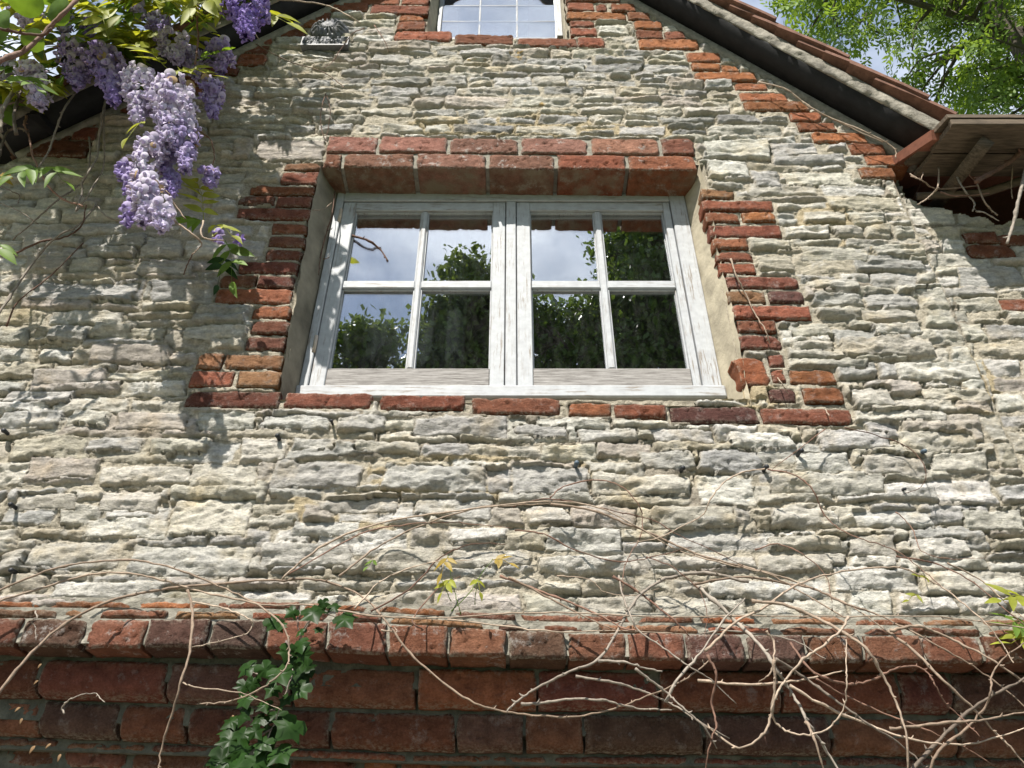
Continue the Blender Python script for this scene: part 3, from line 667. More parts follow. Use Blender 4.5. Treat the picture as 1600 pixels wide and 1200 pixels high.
# dim room and net curtain behind the glass
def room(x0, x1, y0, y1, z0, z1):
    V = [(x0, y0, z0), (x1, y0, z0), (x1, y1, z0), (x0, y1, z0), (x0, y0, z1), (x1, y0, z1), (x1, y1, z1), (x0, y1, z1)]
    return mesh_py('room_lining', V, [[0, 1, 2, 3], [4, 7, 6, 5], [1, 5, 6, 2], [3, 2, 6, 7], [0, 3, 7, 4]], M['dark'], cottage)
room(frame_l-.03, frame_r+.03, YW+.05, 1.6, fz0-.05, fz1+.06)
xs = np.linspace(frame_l+.05, ml-.12, 70); zs_ = np.linspace(fz0-.04, fz1, 8)
A, B = np.meshgrid(xs, zs_); yy = YW+.16+.012*np.sin(A*90+.6*np.sin(A*31))+.008*np.sin(A*37)
idx = np.arange(A.size).reshape(A.shape)
cu = mesh_np('net_curtain', np.stack([A, yy, B], -1).reshape(-1, 3), np.stack([idx[:-1, :-1], idx[:-1, 1:], idx[1:, 1:], idx[1:, :-1]], -1).reshape(-1, 4), M['cloth'])
sm = cu.modifiers.new('thickness', 'SOLIDIFY'); sm.thickness = .003
tag(cu, 'pale net curtain hanging inside the left casement window', 'curtain')

# ------------------------------------------------------------------ upper window
YU = .07
ux0, ux1 = Xw(688, 55, YU), Xw(870, 58, YU); uz0 = Zw(58, YU)-.01; uz1 = UZ1+.03
uw = box('window', ux0-.016, ux0, YU-.004, YU+.03, uz0, uz1, M['steel'], cottage)
def ub(nm, x0, x1, z0, z1, m, y0=YU+.0035, y1=YU+.014, b=.001): return box(nm, x0, x1, y0, y1, z0, z1, M[m], uw, b)
ub('jamb', ux1, ux1+.022, uz0, uz1, 'paint_v', YU-.012, YU+.03); ub('sill', ux0, ux1, uz0, Zw(57, YU), 'steel')
c1, c2 = Xw(749, 40, YU), Xw(808, 40, YU)
zz = [Zw(57, YU), Zw(32, YU)]; ph = zz[1]-zz[0]; zz += [zz[1]+ph*(i+1)*1.03 for i in range(4)]
for c in (c1, c2): ub('glazing_bar', c-.0035, c+.0035, zz[0], uz1, 'steel')
for z in zz[1:]:
    for a, b in ((ux0, c1-.0035), (c1+.0035, c2-.0035), (c2+.0035, ux1)): ub('glazing_bar', a, b, z-.003, z+.003, 'steel', YU+.003)
for i, (a, b) in enumerate(((ux0, c1), (c1, c2), (c2, ux1))):
    for j in range(len(zz)-1):
        rgp = random.Random(i*7+j); w = rgp.uniform(-.0012, .0012); w2 = rgp.uniform(-.007, -.0055); y = YU+.009
        V = [(a, y+w, zz[j]), (b, y-w, zz[j]), (b, y-w+w2, zz[j+1]), (a, y+w+w2, zz[j+1])]; V += [(x, y_+.003, z) for x, y_, z in V]
        mesh_py('pane', V, [[0, 1, 2, 3], [5, 4, 7, 6], [4, 0, 3, 7], [1, 5, 6, 2], [3, 2, 6, 7], [4, 5, 1, 0]], M['glass'], uw)
reveal('window_reveal', (UX0-e, -.004, UZ0-.01), (UX0-e, -.004, UZ1+.1), (ux0-.014, YU+.02, UZ0-.01), (ux0-.014, YU+.02, UZ1+.1), seed=21)
reveal('window_reveal', (UX1+e, -.004, UZ0-.01), (UX1+e, -.004, UZ1+.1), (ux1+.02, YU+.02, UZ0-.01), (ux1+.02, YU+.02, UZ1+.1), seed=25)
room(ux0-.05, ux1+.05, YU+.03, 1.2, uz0-.03, uz1+.08)

# ------------------------------------------------------------------ roof: verges, tiles, body
roof = mesh_py('roof', [(0, 0, 0)], [], M['roofing'], cottage)
def slope_frame(a, b):
    """unit vectors down the slope and outward normal in XZ"""
    t = np.array((b[0]-a[0], b[2]-a[2])); l = np.linalg.norm(t); t /= l
    n = np.array((-t[1], t[0])); n = n if n[1] > 0 else -n
    return t, n, l
RV, RF = [], []
def verge(a, b, up, down, seed, nm):
    t, n, l = slope_frame(a, b); o = np.array((a[0], a[2]))
    def pt(s, h, y): q = o+t*s+n*h; return (q[0], y, q[1])
    s0, s1 = -up, l+down
    # fillet of mortar against the wall top
    def rough_strip(name, prof, m_, amp, k=120, par=roof):
        ss_ = np.linspace(s0, s1, k); V = []
        for i, s in enumerate(ss_):
            for j, (h, y) in enumerate(prof):
                f = amp*float(fbm(np.array(s*26.+j*3), np.array(j*2.7+seed), seed, 4, .6)); V.append(pt(s, h+f, y+f*.7))
        m2 = len(prof)
        F = [[i*m2+j, i*m2+(j+1) % m2, (i+1)*m2+(j+1) % m2, (i+1)*m2+j] for i in range(k-1) for j in range(m2)]
        F += [list(range(m2))[::-1], list(range((k-1)*m2, k*m2))]
        return mesh_py(name, V, F, m_, par, True)
    rough_strip('wall_fillet', [(-.022, -.004), (-.012, -.010), (.004, -.012), (.012, -.004), (.02, .03), (-.03, .03)], M['joint'], .005)
    rough_strip('undercloak_board', [(.012, -.096), (.012, .02), (.024, .02), (.024, -.096)], M['black'], 0, 12)
    rough_strip('verge_mortar', [(.0245, -.090), (.012, -.097), (.015, -.103), (.026, -.106), (.038, -.107), (.048, -.107), (.058, -.105), (.066, -.095), (.07, -.05), (.07, .02), (.0245, .02)], M['verge'], .010, 260)
    # tiles: each course laid on the one below, long edge along the slope
    g_ = .098; rg = random.Random(seed); i = 0; s = s1
    while s > s0:
        for col_, (ya, yb) in enumerate(((-.132+rg.uniform(-.010, .010), .045), (.05, .21))):
            Lt = .262; nx = 6; V = []
            jit = rg.uniform(-.006, .006); hj = rg.uniform(-.002, .002); sag = rg.uniform(.006, .012)
            for y in (ya, (2*ya+yb)/3, (ya+2*yb)/3, yb):
                for q in range(nx+1):
                    f = q/nx; sd_ = s-f*Lt+jit; h = .088+hj-.030*f+.012-sag*4*f*(1-f)*-.6
                    wob = .0014*float(vn(np.array(sd_*40), np.array(y*40.), seed+i))
                    V.append(pt(sd_, h-.013+wob, y)); V.append(pt(sd_, h+wob, y))
            F = []; w = (nx+1)*2
            for r in range(3):
                for q in range(nx):
                    a0, a1, b0, b1 = r*w+q*2, r*w+q*2+2, (r+1)*w+q*2, (r+1)*w+q*2+2
                    F += [[a0, b0, b1, a1], [a0+1, a1+1, b1+1, b0+1]]
                F += [[r*w, r*w+1, (r+1)*w+1, (r+1)*w], [r*w+nx*2, (r+1)*w+nx*2, (r+1)*w+nx*2+1, r*w+nx*2+1]]
            for q in range(nx): F += [[q*2, q*2+2, q*2+3, q*2+1], [3*w+q*2, 3*w+q*2+1, 3*w+q*2+3, 3*w+q*2+2]]
            mesh_py('tile', V, F, M['tile'], roof)
        s -= g_; i += 1
    b0 = len(RV)
    for s in (s0, s1):
        for (h, y) in ((.07, .2), (.07, 5), (.0, 5), (.0, .2)): RV.append(pt(s, h, y))
    RF.extend([[b0+0, b0+1, b0+5, b0+4], [b0+1, b0+2, b0+6, b0+5], [b0+2, b0+3, b0+7, b0+6], [b0+3, b0, b0+4, b0+7], [b0, b0+3, b0+2, b0+1], [b0+4, b0+5, b0+6, b0+7]])
verge(ra, rb, .62, .03, 300, 'r'); verge(la, lb, .55, .1, 400, 'l')
roof.data.clear_geometry(); roof.data.from_pydata(RV, [], RF)
# right wing: wall behind, eaves boards and tiles
ez = P(1480, 195, -.20)[2]; ex0 = P(1482, 195, -.20)[0]; exw = P(1428, 240, .04)[0]; ezw = P(1430, 243, .04)[2]
def eave(name, x0f, x0w, x1, yf, yw, zf, zw, th, m_, wob=0):
    V = [(x0f, yf, zf), (x1, yf, zf), (x1, yw, zw), (x0w, yw, zw)]; V += [(x, y, z+th) for x, y, z in V]
    return mesh_py(name, V, [[3, 2, 1, 0], [4, 5, 6, 7], [0, 1, 5, 4], [1, 2, 6, 5], [2, 3, 7, 6], [3, 0, 4, 7]], m_, roof)
xr_ = 2.9
ef = P(1486, 199, -.20); ew = P(1432, 240, .0); 
rise = .16
z_at = lambda y: ef[2]+(y+.20)*rise/.20*.25
eave('eaves_tile_row', ex0-.004, ex0-.03, xr_, -.215, -.02, ef[2]+.024, z_at(-.02)+.03, .014, M['wood'])
eave('soffit_board', ef[0], ef[0]-.004, xr_, -.20, -.10, ef[2], z_at(-.10), .016, M['wood'])
eave('soffit_board', ef[0]+.004, ef[0]-.004, xr_, -.094, .00, z_at(-.094), z_at(0), .014, M['wood'])
box('tilting_fillet', ef[0]-.002, xr_, -.212, -.198, ef[2]-.002, ef[2]+.022, M['wood'], roof)
for i, xx in enumerate((ef[0]+.10, ef[0]+.42, ef[0]+.75)):
    tube('rafter_foot', [(xx, -.17, z_at(-.17)-.035), (xx, .12, z_at(.12)-.035)], .026, M['wood'], roof, 4)
tube('lath', [(ef[0]+.0, .03, z_at(0)-.055), (ef[0]+.20, .02, z_at(0)-.05), (ef[0]+.36, -.04, z_at(0)-.03)], .014, M['wood'], roof, 4)
wing = mesh_py('wing_roof', [(ex0-.02, -.16, ef[2]+.045), (xr_, -.2, ef[2]+.04), (xr_, 2.6, ef[2]+1.5), (ex0-.5, 2.6, ef[2]+1.5)], [[0, 1, 2, 3]], M['roofing'], roof)
wm_ = wing.modifiers.new('t', 'SOLIDIFY'); wm_.thickness = .03
# near-black sheet painted as the shade in the eaves hollow, and the house body
box('wing_wall', XE-.05, 2.9, .13, .3, 0, P(1500, 322)[2]-.03, M['joint'], cottage, 0)
box('dark_void_backing', XE-.05, 2.9, .5, .52, 2.5, ef[2]+.4, M['dark'], cottage, 0)
box('wing_wall', -2.9, -1.2, .13, .4, 0, lb[2]+.16, M['joint'], cottage, 0)
box('side_wall', XE-.10, XE-.02, .35, 5, 0, rb[2], M['joint'], cottage, 0)
box('side_wall', lb[0]+.05, lb[0]+.13, .35, 5, 0, lb[2], M['joint'], cottage, 0)
bw = box('back_wall', -1.4, XE, 4.9, 5.0, 0, 3.5, M['joint'], cottage, 0)
# left wing eaves in the shade of the climber
lef = P(60, 165, -.18)
eave('soffit_board', -2.9, -2.9, lb[0]+.02, -.10, .14, lb[2]+.0, lb[2]+.06, .02, M['black'])
eave('eaves_tile_row', -2.9, -2.9, lb[0]+.02, -.12, .14, lb[2]+.03, lb[2]+.09, .014, M['tile'])

# ------------------------------------------------------------------ climbers
def st_depth(py): return float(np.interp(py, [600, 850, 930, 970, 1030, 1200], [.03, .05, .10, .15, .19, .17]))
def px_curve(s, dep=None, off=0.0, n=6):
    pts = [tuple(float(a) for a in w.split(',')) for w in s.split()]
    out = []
    for i, p in enumerate(pts):
        d = (p[2] if len(p) > 2 else (dep if dep is not None else st_depth(p[1])))+off+.012*math.sin(i*1.9+off*300)
        out.append(P(p[0], p[1], -d))
    return spline(out, n)
def stem(parent, s, r, m_='stem', dep=None, off=0.0, taper=.55, seed=0, name='stem'):
    c = px_curve(s, dep, off); n = len(c)
    rg = np.random.RandomState(seed+n); rad = np.linspace(1, taper, n)*r*(1+.12*rg.randn(n).clip(-1.5, 1.5))
    rad[::9] *= 1.28
    c = c+rg.randn(n, 3)*.0006
    V, F = tube_vf(c, rad, 6); m2 = len(V); F = F+[list(range(6))[::-1], list(range(m2-6, m2))]
    for i in range(4, n-2, max(3, int(.05/(np.linalg.norm(c[1]-c[0])+1e-4)))):      # buds and spurs
        t_ = c[i+1]-c[i-1]; t_ /= np.linalg.norm(t_); d_ = np.cross(t_, rg.randn(3)); d_ = d_/np.linalg.norm(d_)+t_*.6; l_ = r*rg.uniform(1.2, 2.7)
        v, f = tube_vf([c[i], c[i]+d_*l_*.6, c[i]+d_*l_+np.array((0, 0, l_*.2))], [r*.75, r*.5, r*.2], 4, len(V)); V += v; F += f
    return mesh_py(name, V, F, M[m_], parent, True)
vine = thing('bare_climber', 'tangle of bare tan woody climber stems sprawling over the brick string course', 'climber', P(800, 1100, -.1))
LOW = '''3.0 stem 0 |-30,1115 0,1080 40,1030 100,975 170,940 230,925 300,915 400,908 480,905 520,912 570,935 610,980 640,1020 690,1065 740,1098 790,1112 850,1119 905,1119 960,1107 1000,1092 1040,1076 1080,1055 1110,1030
2.4 stem .02 |-20,945 60,920 130,900 190,895 250,905 290,918 340,930 420,946 480,945 540,955 600,964 700,965 800,958 900,958 1000,963 1150,963 1300,963 1450,963 1560,975 1620,985
2.0 stem .03 |-20,930 70,893 130,880 200,875 260,885 330,910 390,938 430,965 448,990 452,1020 445,1045 410,1075 360,1095 308,1100
2.2 stem .03 |293,922 300,950 298,1010 285,1060 268,1120 250,1180 246,1230
1.4 stem .01 |300,940 350,950 385,965 395,975 385,990 350,1000 297,1012
1.0 stem .01 |285,1066 310,1075 370,1081 400,1092 440,1110
1.9 stem .0 |440,905 480,870 540,835 620,812 700,800 760,792 830,785 890,785 940,795 1000,825 1060,860 1150,885 1220,900
1.8 stem .02 |530,900 590,855 662,820 750,792 800,790 860,787
1.5 stem_d .0 |445,900 562,835 625,821 700,816 800,825
1.3 stem_d .0 |800,792 850,780 900,785 950,797 1017,812 1062,837 1125,865 1175,892
2.2 stem .02 |860,787 925,797 975,817 1025,837 1075,860 1137,880 1200,897 1260,930 1320,965
1.3 stem_d .0 |860,778 880,760 935,750 970,760 995,785 1004,810 1000,840 985,865 975,890 972,930
1.5 stem .0 |1195,732 1160,738 1130,755 1110,780 1098,805 1070,820 1030,840 980,850
1.4 stem_d .0 |1200,733 1240,742 1270,765 1285,800 1310,825 1340,840 1400,860 1440,890 1470,915
1.0 stem_d .0 |1290,670 1250,700 1205,735
1.1 stem_d .0 |1320,668 1370,680 1420,700 1445,730 1440,760 1410,772
1.0 stem_d .0 |1400,800 1425,825 1440,860 1480,873 1540,872
1.4 stem_d .0 |805,828 850,835 900,860 970,878 1040,865 1080,855
3.6 stem_g .0 |1170,910 1100,895 1040,905 1005,925 985,950 965,985 935,1030 890,1050 840,1075 810,1095 792,1110
2.4 stem_g .01 |935,1032 980,1035 1010,1045 1035,1050
2.4 stem_g .01 |992,1045 1020,1065 1045,1085 1065,1105 1100,1135 1120,1170
2.4 stem_g .0 |900,1057 950,1065 990,1075 1040,1095 1080,1120 1140,1155
2.2 stem_g .0 |815,1100 850,1098 890,1092 940,1094 970,1101 1000,1107 1050,1110
2.2 stem_g .01 |1040,1097 1060,1060 1095,1020 1130,970 1165,935
4.2 stem_g .0 |1085,912 1100,924 1131,952 1156,977 1190,1011 1215,1049 1228,1067 1247,1099 1265,1133 1287,1167 1320,1220
2.6 stem .0 |1085,912 1162,902 1225,911 1272,920 1319,942 1366,958 1412,980 1459,1005 1506,1033 1553,1064 1620,1120
2.4 stem .02 |1102,1017 1147,974 1194,949 1240,917 1287,899 1344,889 1397,886 1428,894 1475,920 1512,949 1544,977 1569,1011 1584,1036
3.4 stem .03 |1175,939 1225,945 1272,964 1319,989 1356,1017 1381,1058 1403,1105 1416,1152 1419,1220
3.4 stem .02 |1390,986 1428,978 1459,986 1506,1008 1553,1033 1620,1080
3.8 stem_g .02 |1410,1220 1469,1155 1522,1105 1569,1077 1620,1050
2.4 stem .03 |1448,1220 1466,1174 1506,1142 1537,1108 1548,1080 1550,1055 1566,1030 1587,1014 1625,990
2.6 stem .0 |1090,1062 1147,1069 1225,1067 1272,1058 1319,1048
2.6 stem .0 |1234,1071 1287,1102 1350,1130 1412,1152 1475,1163 1537,1158 1620,1132
2.2 stem_g .0 |1212,1030 1256,1058 1303,1092 1356,1130 1412,1167 1460,1215
1.8 stem .04 |1325,964 1316,983 1287,1008 1256,1030 1231,1058 1216,1080 1206,1111 1216,1133 1241,1146 1272,1147 1300,1133 1319,1105 1323,1067 1322,1036 1323,999
1.8 stem .03 |1197,985 1209,1005 1209,1030 1203,1052 1184,1067
2.2 stem .04 |1209,1030 1211,1074 1203,1124 1191,1149 1156,1169 1119,1146 1090,1125
2.2 stem .0 |1387,986 1428,1017 1475,1064 1522,1108 1553,1142 1578,1167 1620,1215
1.8 stem_d .02 |1234,1005 1266,1046 1303,1064 1331,1069 1366,1061 1397,1046 1428,1041 1450,1052 1462,1071 1475,1096 1500,1120 1530,1150
2.0 stem_d .02 |1106,1024 1119,1055 1112,1099 1119,1130 1109,1167 1100,1215
2.2 stem .01 |1259,1127 1275,1161 1290,1215
2.0 stem .02 |1391,1139 1444,1133 1506,1127 1553,1122 1620,1108
1.6 stem .0 |1153,883 1203,896 1256,914 1319,942 1350,960 1390,990
1.4 stem_d .0 |1275,1061 1319,1086 1381,1114 1444,1139 1506,1167 1553,1196
1.4 stem .0 |700,967 800,980 875,987 975,986 1075,991
2.0 stem_d .0 |782,900 840,922 892,942 937,962 975,982 995,985
1.8 stem .0 |795,902 850,930 900,957 937,975 962,984
2.0 stem_d .0 |957,900 1005,930 1032,952 1055,970 1077,995
1.6 stem_g .0 |967,900 972,927 985,962 1000,987 1037,1012 1075,1040 1110,1062 1150,1100
1.4 stem_d .0 |660,985 645,970 665,940 690,915 720,900
1.3 stem .0 |595,985 620,988 615,980
1.2 stem_g .0 |100,1115 98,1105 110,1092 130,1085 150,1084 163,1098
1.1 stem_g .0 |55,955 58,965 48,970 55,980 56,1000
1.5 stem_d .0 |580,955 640,920 690,870 740,850 790,850
1.2 stem .0 |555,950 600,905 670,880 740,875
1.2 stem_d .0 |1180,860 1215,850 1260,870 1290,900 1300,940
1.4 stem_g .0 |1095,990 1130,985 1180,990 1240,1000 1290,1030
1.4 stem .0 |1480,880 1530,905 1570,940 1610,975
1.4 stem_d .0 |1400,870 1460,880 1520,910 1580,960 1620,990
1.0 stem_d .0 |1010,870 1050,885 1090,920 1105,960 1100,1000
1.0 stem .0 |870,900 920,905 945,925 990,930 1030,920'''
for i, l in enumerate(LOW.splitlines()):
    a, b = l.split('|'); r, m_, off = a.split(); 
    r = float(r); r = r*1.2 if r < 2.3 else r*.92; stem(vine, b, r*.00098, m_, None, float(off)+(i % 7)*.006, .42, i)
UPW = '''1.6 stem .03|400,69 447,94 503,112 531,131 537,137
1.2 stem_d .03|569,44 550,53 534,75 519,97 506,106
1.2 stem_d .02|509,147 503,166 501,194 508,219
1.0 stem_d .02|509,147 516,170 513,200 509,219
2.6 stem .10|300,2 400,-2 480,3 520,12 545,25 563,36
1.6 stem .12|365,-8 385,30 405,62
1.6 stem_d .0|523,300,-.05 519,334,-.05 510,364,-.05 502,397,-.06 498,430,-.06
1.0 stem .0|488,328,.0 505,327,-.03 520,315,-.05
1.0 stem_d .0|512,360,-.05 520,356,-.07
1.0 stem_d .0|505,405,-.05 515,402,-.07
1.8 stem .022|1142,405 1150,430 1165,460 1180,490 1195,515 1203,537
2.0 stem .04|1185,128 1230,140 1260,165 1300,185 1350,205 1395,230 1400,248
1.6 stem .03|1240,148 1275,172 1330,200 1380,222
3.4 stem_d .0|550,368,-.101 575,376,-.104 592,388,-.104 606,408,-.104
1.0 stem .02|1215,590 1222,600 1232,614
1.2 stem_d .02|585,40 600,62 608,82
1.1 stem .012|1290,640 1296,650'''
for i, l in enumerate(UPW.splitlines()):
    a, b = l.split('|'); r, m_, dep = a.split(); stem(vine, b, float(r)*.0013, m_, float(dep), 0, .6, 200+i)
EAV = '''5.0 stem_d .10|1640,205 1600,235 1570,258 1540,275 1525,284
3.2 stem_g .10|1604,262 1592,310 1583,350 1574,380
1.6 stem .05|1467,262 1466,290 1458,302 1445,313 1433,320
1.4 stem .05|1424,275 1440,282 1460,294 1490,294 1530,290
1.8 stem_g .04|1495,276 1505,294 1515,308 1523,318 1520,330
1.6 stem .05|1525,284 1537,312 1549,328 1558,336
1.4 stem_d .04|1470,300 1490,306 1520,305 1545,302
1.4 stem_g .04|1525,330 1540,333 1560,345
1.2 stem .04|1591,212 1584,250 1580,290 1582,310
1.2 stem_d .04|1510,248 1512,270 1525,284
1.0 stem .05|1422,272 1438,280 1443,268'''
for i, l in enumerate(EAV.splitlines()):
    a, b = l.split('|'); r, m_, dep = a.split(); stem(vine, b, float(r)*.0016, m_, float(dep), 0, .7, 300+i)
# ---- leaves
def leaflet(n=5, w=.175, fold=.12, droop=.12):
    V = []; 
    for i in range(n+1):
        t = i/n; h = w*math.sin(math.pi*min(1, t**.75*1.0))*(1 if t < .999 else 0)+.004; z = -droop*t*t
        V += [(t, 0, z), (t, h, z+fold*h*2), (t, -h, z+fold*h*2)]
    F = []
    for i in range(n):
        a, b = 3*i, 3*i+3; F += [[a, b, b+1, a+1], [a, a+2, b+2, b]]
    return np.array(V), np.array(F)
LV, LF = leaflet()
def orient(V, p, x, up, s):
    x = x/np.linalg.norm(x); y = np.cross(up, x); y /= np.linalg.norm(y)+1e-9; z = np.cross(x, y)
    return p+s*(V[:, :1]*x+V[:, 1:2]*y+V[:, 2:3]*z)
def compound(name, parent, base, tip, pairs, size, m_, seed, sag=.15, normal=None):
    rs = np.random.RandomState(seed); base, tip = np.array(base), np.array(tip); ax = tip-base; ln = np.linalg.norm(ax)
    mid = (base+tip)/2+np.array((0, 0, sag*ln)); c = spline([base, mid, tip], 6); ax /= ln
    up = np.array(normal if normal is not None else (rs.uniform(-.4, .4), -.75, .55)); side = np.cross(up, ax); side /= np.linalg.norm(side); up = np.cross(ax, side)
    VV, FF = [], []; k = 0
    tv, tf = tube_vf(c, np.linspace(.0012, .0005, len(c)), 4); VV.append(np.array(tv)); FF.append(np.array(tf)); k += len(tv)
    def add(p, d, s):
        nonlocal k
        u2 = up+rs.randn(3)*.28; VV.append(orient(LV*np.array((1, rs.uniform(.85, 1.2), rs.uniform(.6, 1.8))), p, d+rs.randn(3)*.12, u2, s*rs.uniform(.85, 1.12))); FF.append(LF+k); k += len(LV)
    for i in range(pairs):
        t = .18+.78*i/pairs; p = c[int(t*(len(c)-1))]; s = size*(.75+.5*math.sin(math.pi*min(1, .25+.65*i/pairs)))
        for sg in (-1, 1): add(p, ax*.55+side*sg*.85-np.array((0, 0, .12)), s)
    add(c[-1], ax, size*1.05)
    return mesh_np(name, np.vstack(VV), np.vstack(FF), M[m_], parent)
wist = thing('wisteria', 'lilac flowering wisteria with yellow green leaves hanging at the upper left', 'wisteria', P(120, 200, -.4))
WY = .50
LEAVES = '''262,108,195,68,6,30,wleaf .55
262,112,335,118,6,24,wleaf .55
318,345,308,285,4,30,wleaf .16
318,345,280,345,3,30,wleaf_g .15
330,352,362,368,2,26,wleaf .14
352,376,362,440,3,32,wleaf_g .06
350,400,340,445,2,26,ivy .06
222,190,200,215,1,26,wleaf .55
60,262,98,282,3,30,wleaf_g .40
60,262,20,275,3,34,wleaf_g .42
5,270,-20,300,2,30,bronze .40
0,380,-10,410,2,34,wleaf_g .35
170,62,130,-6,5,34,wleaf .68
230,20,150,40,5,30,wleaf_g .60
330,20,290,60,5,24,wleaf_g .45
60,60,0,40,4,40,wleaf .70
20,60,80,30,5,36,wleaf .65
20,120,60,140,4,30,wleaf_g .6
90,40,60,70,4,34,wleaf_g .4
300,100,345,80,4,22,wleaf_g .42'''
for i, l in enumerate(LEAVES.splitlines()):
    a, d = l.split(); a = a.split(','); d = float(d)*(.56 if float(d) > .3 else 1); b0 = P(float(a[0]), float(a[1]), -d); t0 = P(float(a[2]), float(a[3]), -d-.02)
    compound('leaf', wist, b0, t0, int(a[4]), float(a[5])*mpp(float(a[0]), float(a[1]), -d), a[6], 50+i)
rs = np.random.RandomState(5)
for i in range(225):       # the leafy mass along the eaves
    px = rs.uniform(-160, 400); py = rs.uniform(-120, 118-.16*max(0, px)) if px > 60 else rs.uniform(-120, 150)
    if px > 300 and py > 20: continue
    d = rs.uniform(.13, .25) if py > 20 or rs.rand() < .5 else rs.uniform(.25, .42)
    b0 = P(px, py, -d); an = rs.uniform(0, 2*math.pi); ln = rs.uniform(.10, .18)
    t0 = b0+ln*np.array((math.cos(an), rs.uniform(-.5, .3), .35*math.sin(an)-.45))
    compound('leaf', wist, b0, t0, rs.randint(4, 6), rs.uniform(.055, .082), rs.choice(['wleaf', 'wleaf', 'wleaf_g', 'wleaf']), 500+i)
n_ = 2600; cxs = []  # leaves out of view, added to cast shade on the left wall
ctr = rs.uniform(0, 1, (150, 3)); ctr = np.stack([-2.05+1.02*ctr[:, 0], -.30-.55*ctr[:, 1], 3.98+1.15*ctr[:, 2]], 1)
c = ctr[rs.randint(0, 150, n_)]+rs.randn(n_, 3)*.09; d = rs.randn(n_, 3); d[:, 2] -= .4; d /= np.linalg.norm(d, axis=1, keepdims=True)
w = np.cross(d, rs.randn(n_, 3)); w /= np.linalg.norm(w, axis=1, keepdims=True); s_ = rs.uniform(.04, .075, (n_, 1))
qx, qy = Q(c[:, 0], c[:, 1], c[:, 2]); keep = (qy < -25) | (qx < -25); c, d, w, s_ = c[keep], d[keep], w[keep], s_[keep]
V = np.stack([c-d*s_*.5, c+w*s_*.25, c+d*s_*.5, c-w*s_*.25], 1).reshape(-1, 3)
uf = mesh_np('unseen_shade_foliage', V, np.arange(len(V)).reshape(-1, 4), M['wleaf_g'], wist); uf['kind'] = 'stuff'
# big rounded leaves nearest the lens
def round_leaf(c, r, nrm, seed):
    rs2 = np.random.RandomState(seed); n = np.array(nrm, float); n /= np.linalg.norm(n); u = np.cross(n, (.2, .1, 1)); u /= np.linalg.norm(u); w = np.cross(n, u)
    V = [c]; K = 18
    for ring in (.5, 1):
        for j in range(K):
            a = 2*math.pi*j/K; rr_ = r*ring*(1+.25*math.cos(a))*(1+.03*rs2.randn()); V.append(c+rr_*(math.cos(a)*u+.8*math.sin(a)*w)+n*r*(.10*ring*math.cos(2*a)-.12*ring*ring))
    F = [[0, 1+j, 1+(j+1) % K] for j in range(K)]+[[1+j, 1+K+j, 1+K+(j+1) % K, 1+(j+1) % K] for j in range(K)]
    return mesh_py('leaf', V, F, M['wleaf_g'], wist, True)
for i, (px, py, r, d) in enumerate(((0, 35, 30, .85), (45, 5, 28, .86), (-15, 5, 26, .84), (95, 15, 26, .82), (55, 62, 22, .80), (15, -20, 30, .86), (78, -12, 24, .84))):
    d = d*.58; round_leaf(P(px, py, -d), r*mpp(px, py, -d), (rs.uniform(-.4, .4), -.6, -.6+rs.uniform(-.4, .4)), i)
WST = '''4.4 stem_d .78|-20,110 0,95 40,78 75,45 105,15 130,-12
3.0 stem_d .80|-20,42 0,45 30,51 65,55 80,45
2.2 stem_d .55|312,-20 308,30 310,60 305,100
2.0 stem_g .30|120,142 100,170 86,208 76,236 60,262
2.2 stem_g .18|166,150 158,190 154,220 152,244 140,266 128,284 128,300 118,330
1.8 stem_g .16|164,160 162,200 163,240 160,266 144,294 120,330
1.8 stem_g .14|140,215 140,252 132,280 110,300 90,312 60,340 20,375
2.2 stem_d .22|42,182 38,196 46,212 50,240 60,262 75,290 100,312 130,322
2.4 stem_g .22|-10,280 0,240 6,216 18,202 36,202 42,208
2.2 stem_g .12|-10,500 0,487 31,440 62,397 90,369 125,350 150,320
1.8 stem_d .12|16,400 62,378 94,372 125,356 135,320
4.0 stem_g .40|0,205 5,170 20,145 30,130
3.2 stem_g .36|25,210 22,180 30,150 45,120
2.0 stem_g .30|0,165 25,160 45,155
1.5 stem .40|252,297 262,300 272,318 290,342
1.6 stem .30|268,342 300,365 315,382 300,398
1.2 stem_d .06|300,398 292,415 287,430
1.4 stem_d .15|313,205 330,220 335,245 332,258
1.2 stem_g .10|0,290 20,300 30,305 28,318
1.2 stem_g .10|-5,315 30,330 60,350
1.4 stem_g .10|150,320 170,340 200,345 240,335
1.3 stem_d .08|10,510 30,470 80,430 130,380
1.5 stem .35|318,345 316,370 350,376'''
for i, l in enumerate(WST.splitlines()):
    a, b = l.split('|'); r, m_, dep = a.split(); stem(wist, b, float(r)*.0015, m_, float(dep)*.62, 0, .7, 400+i)
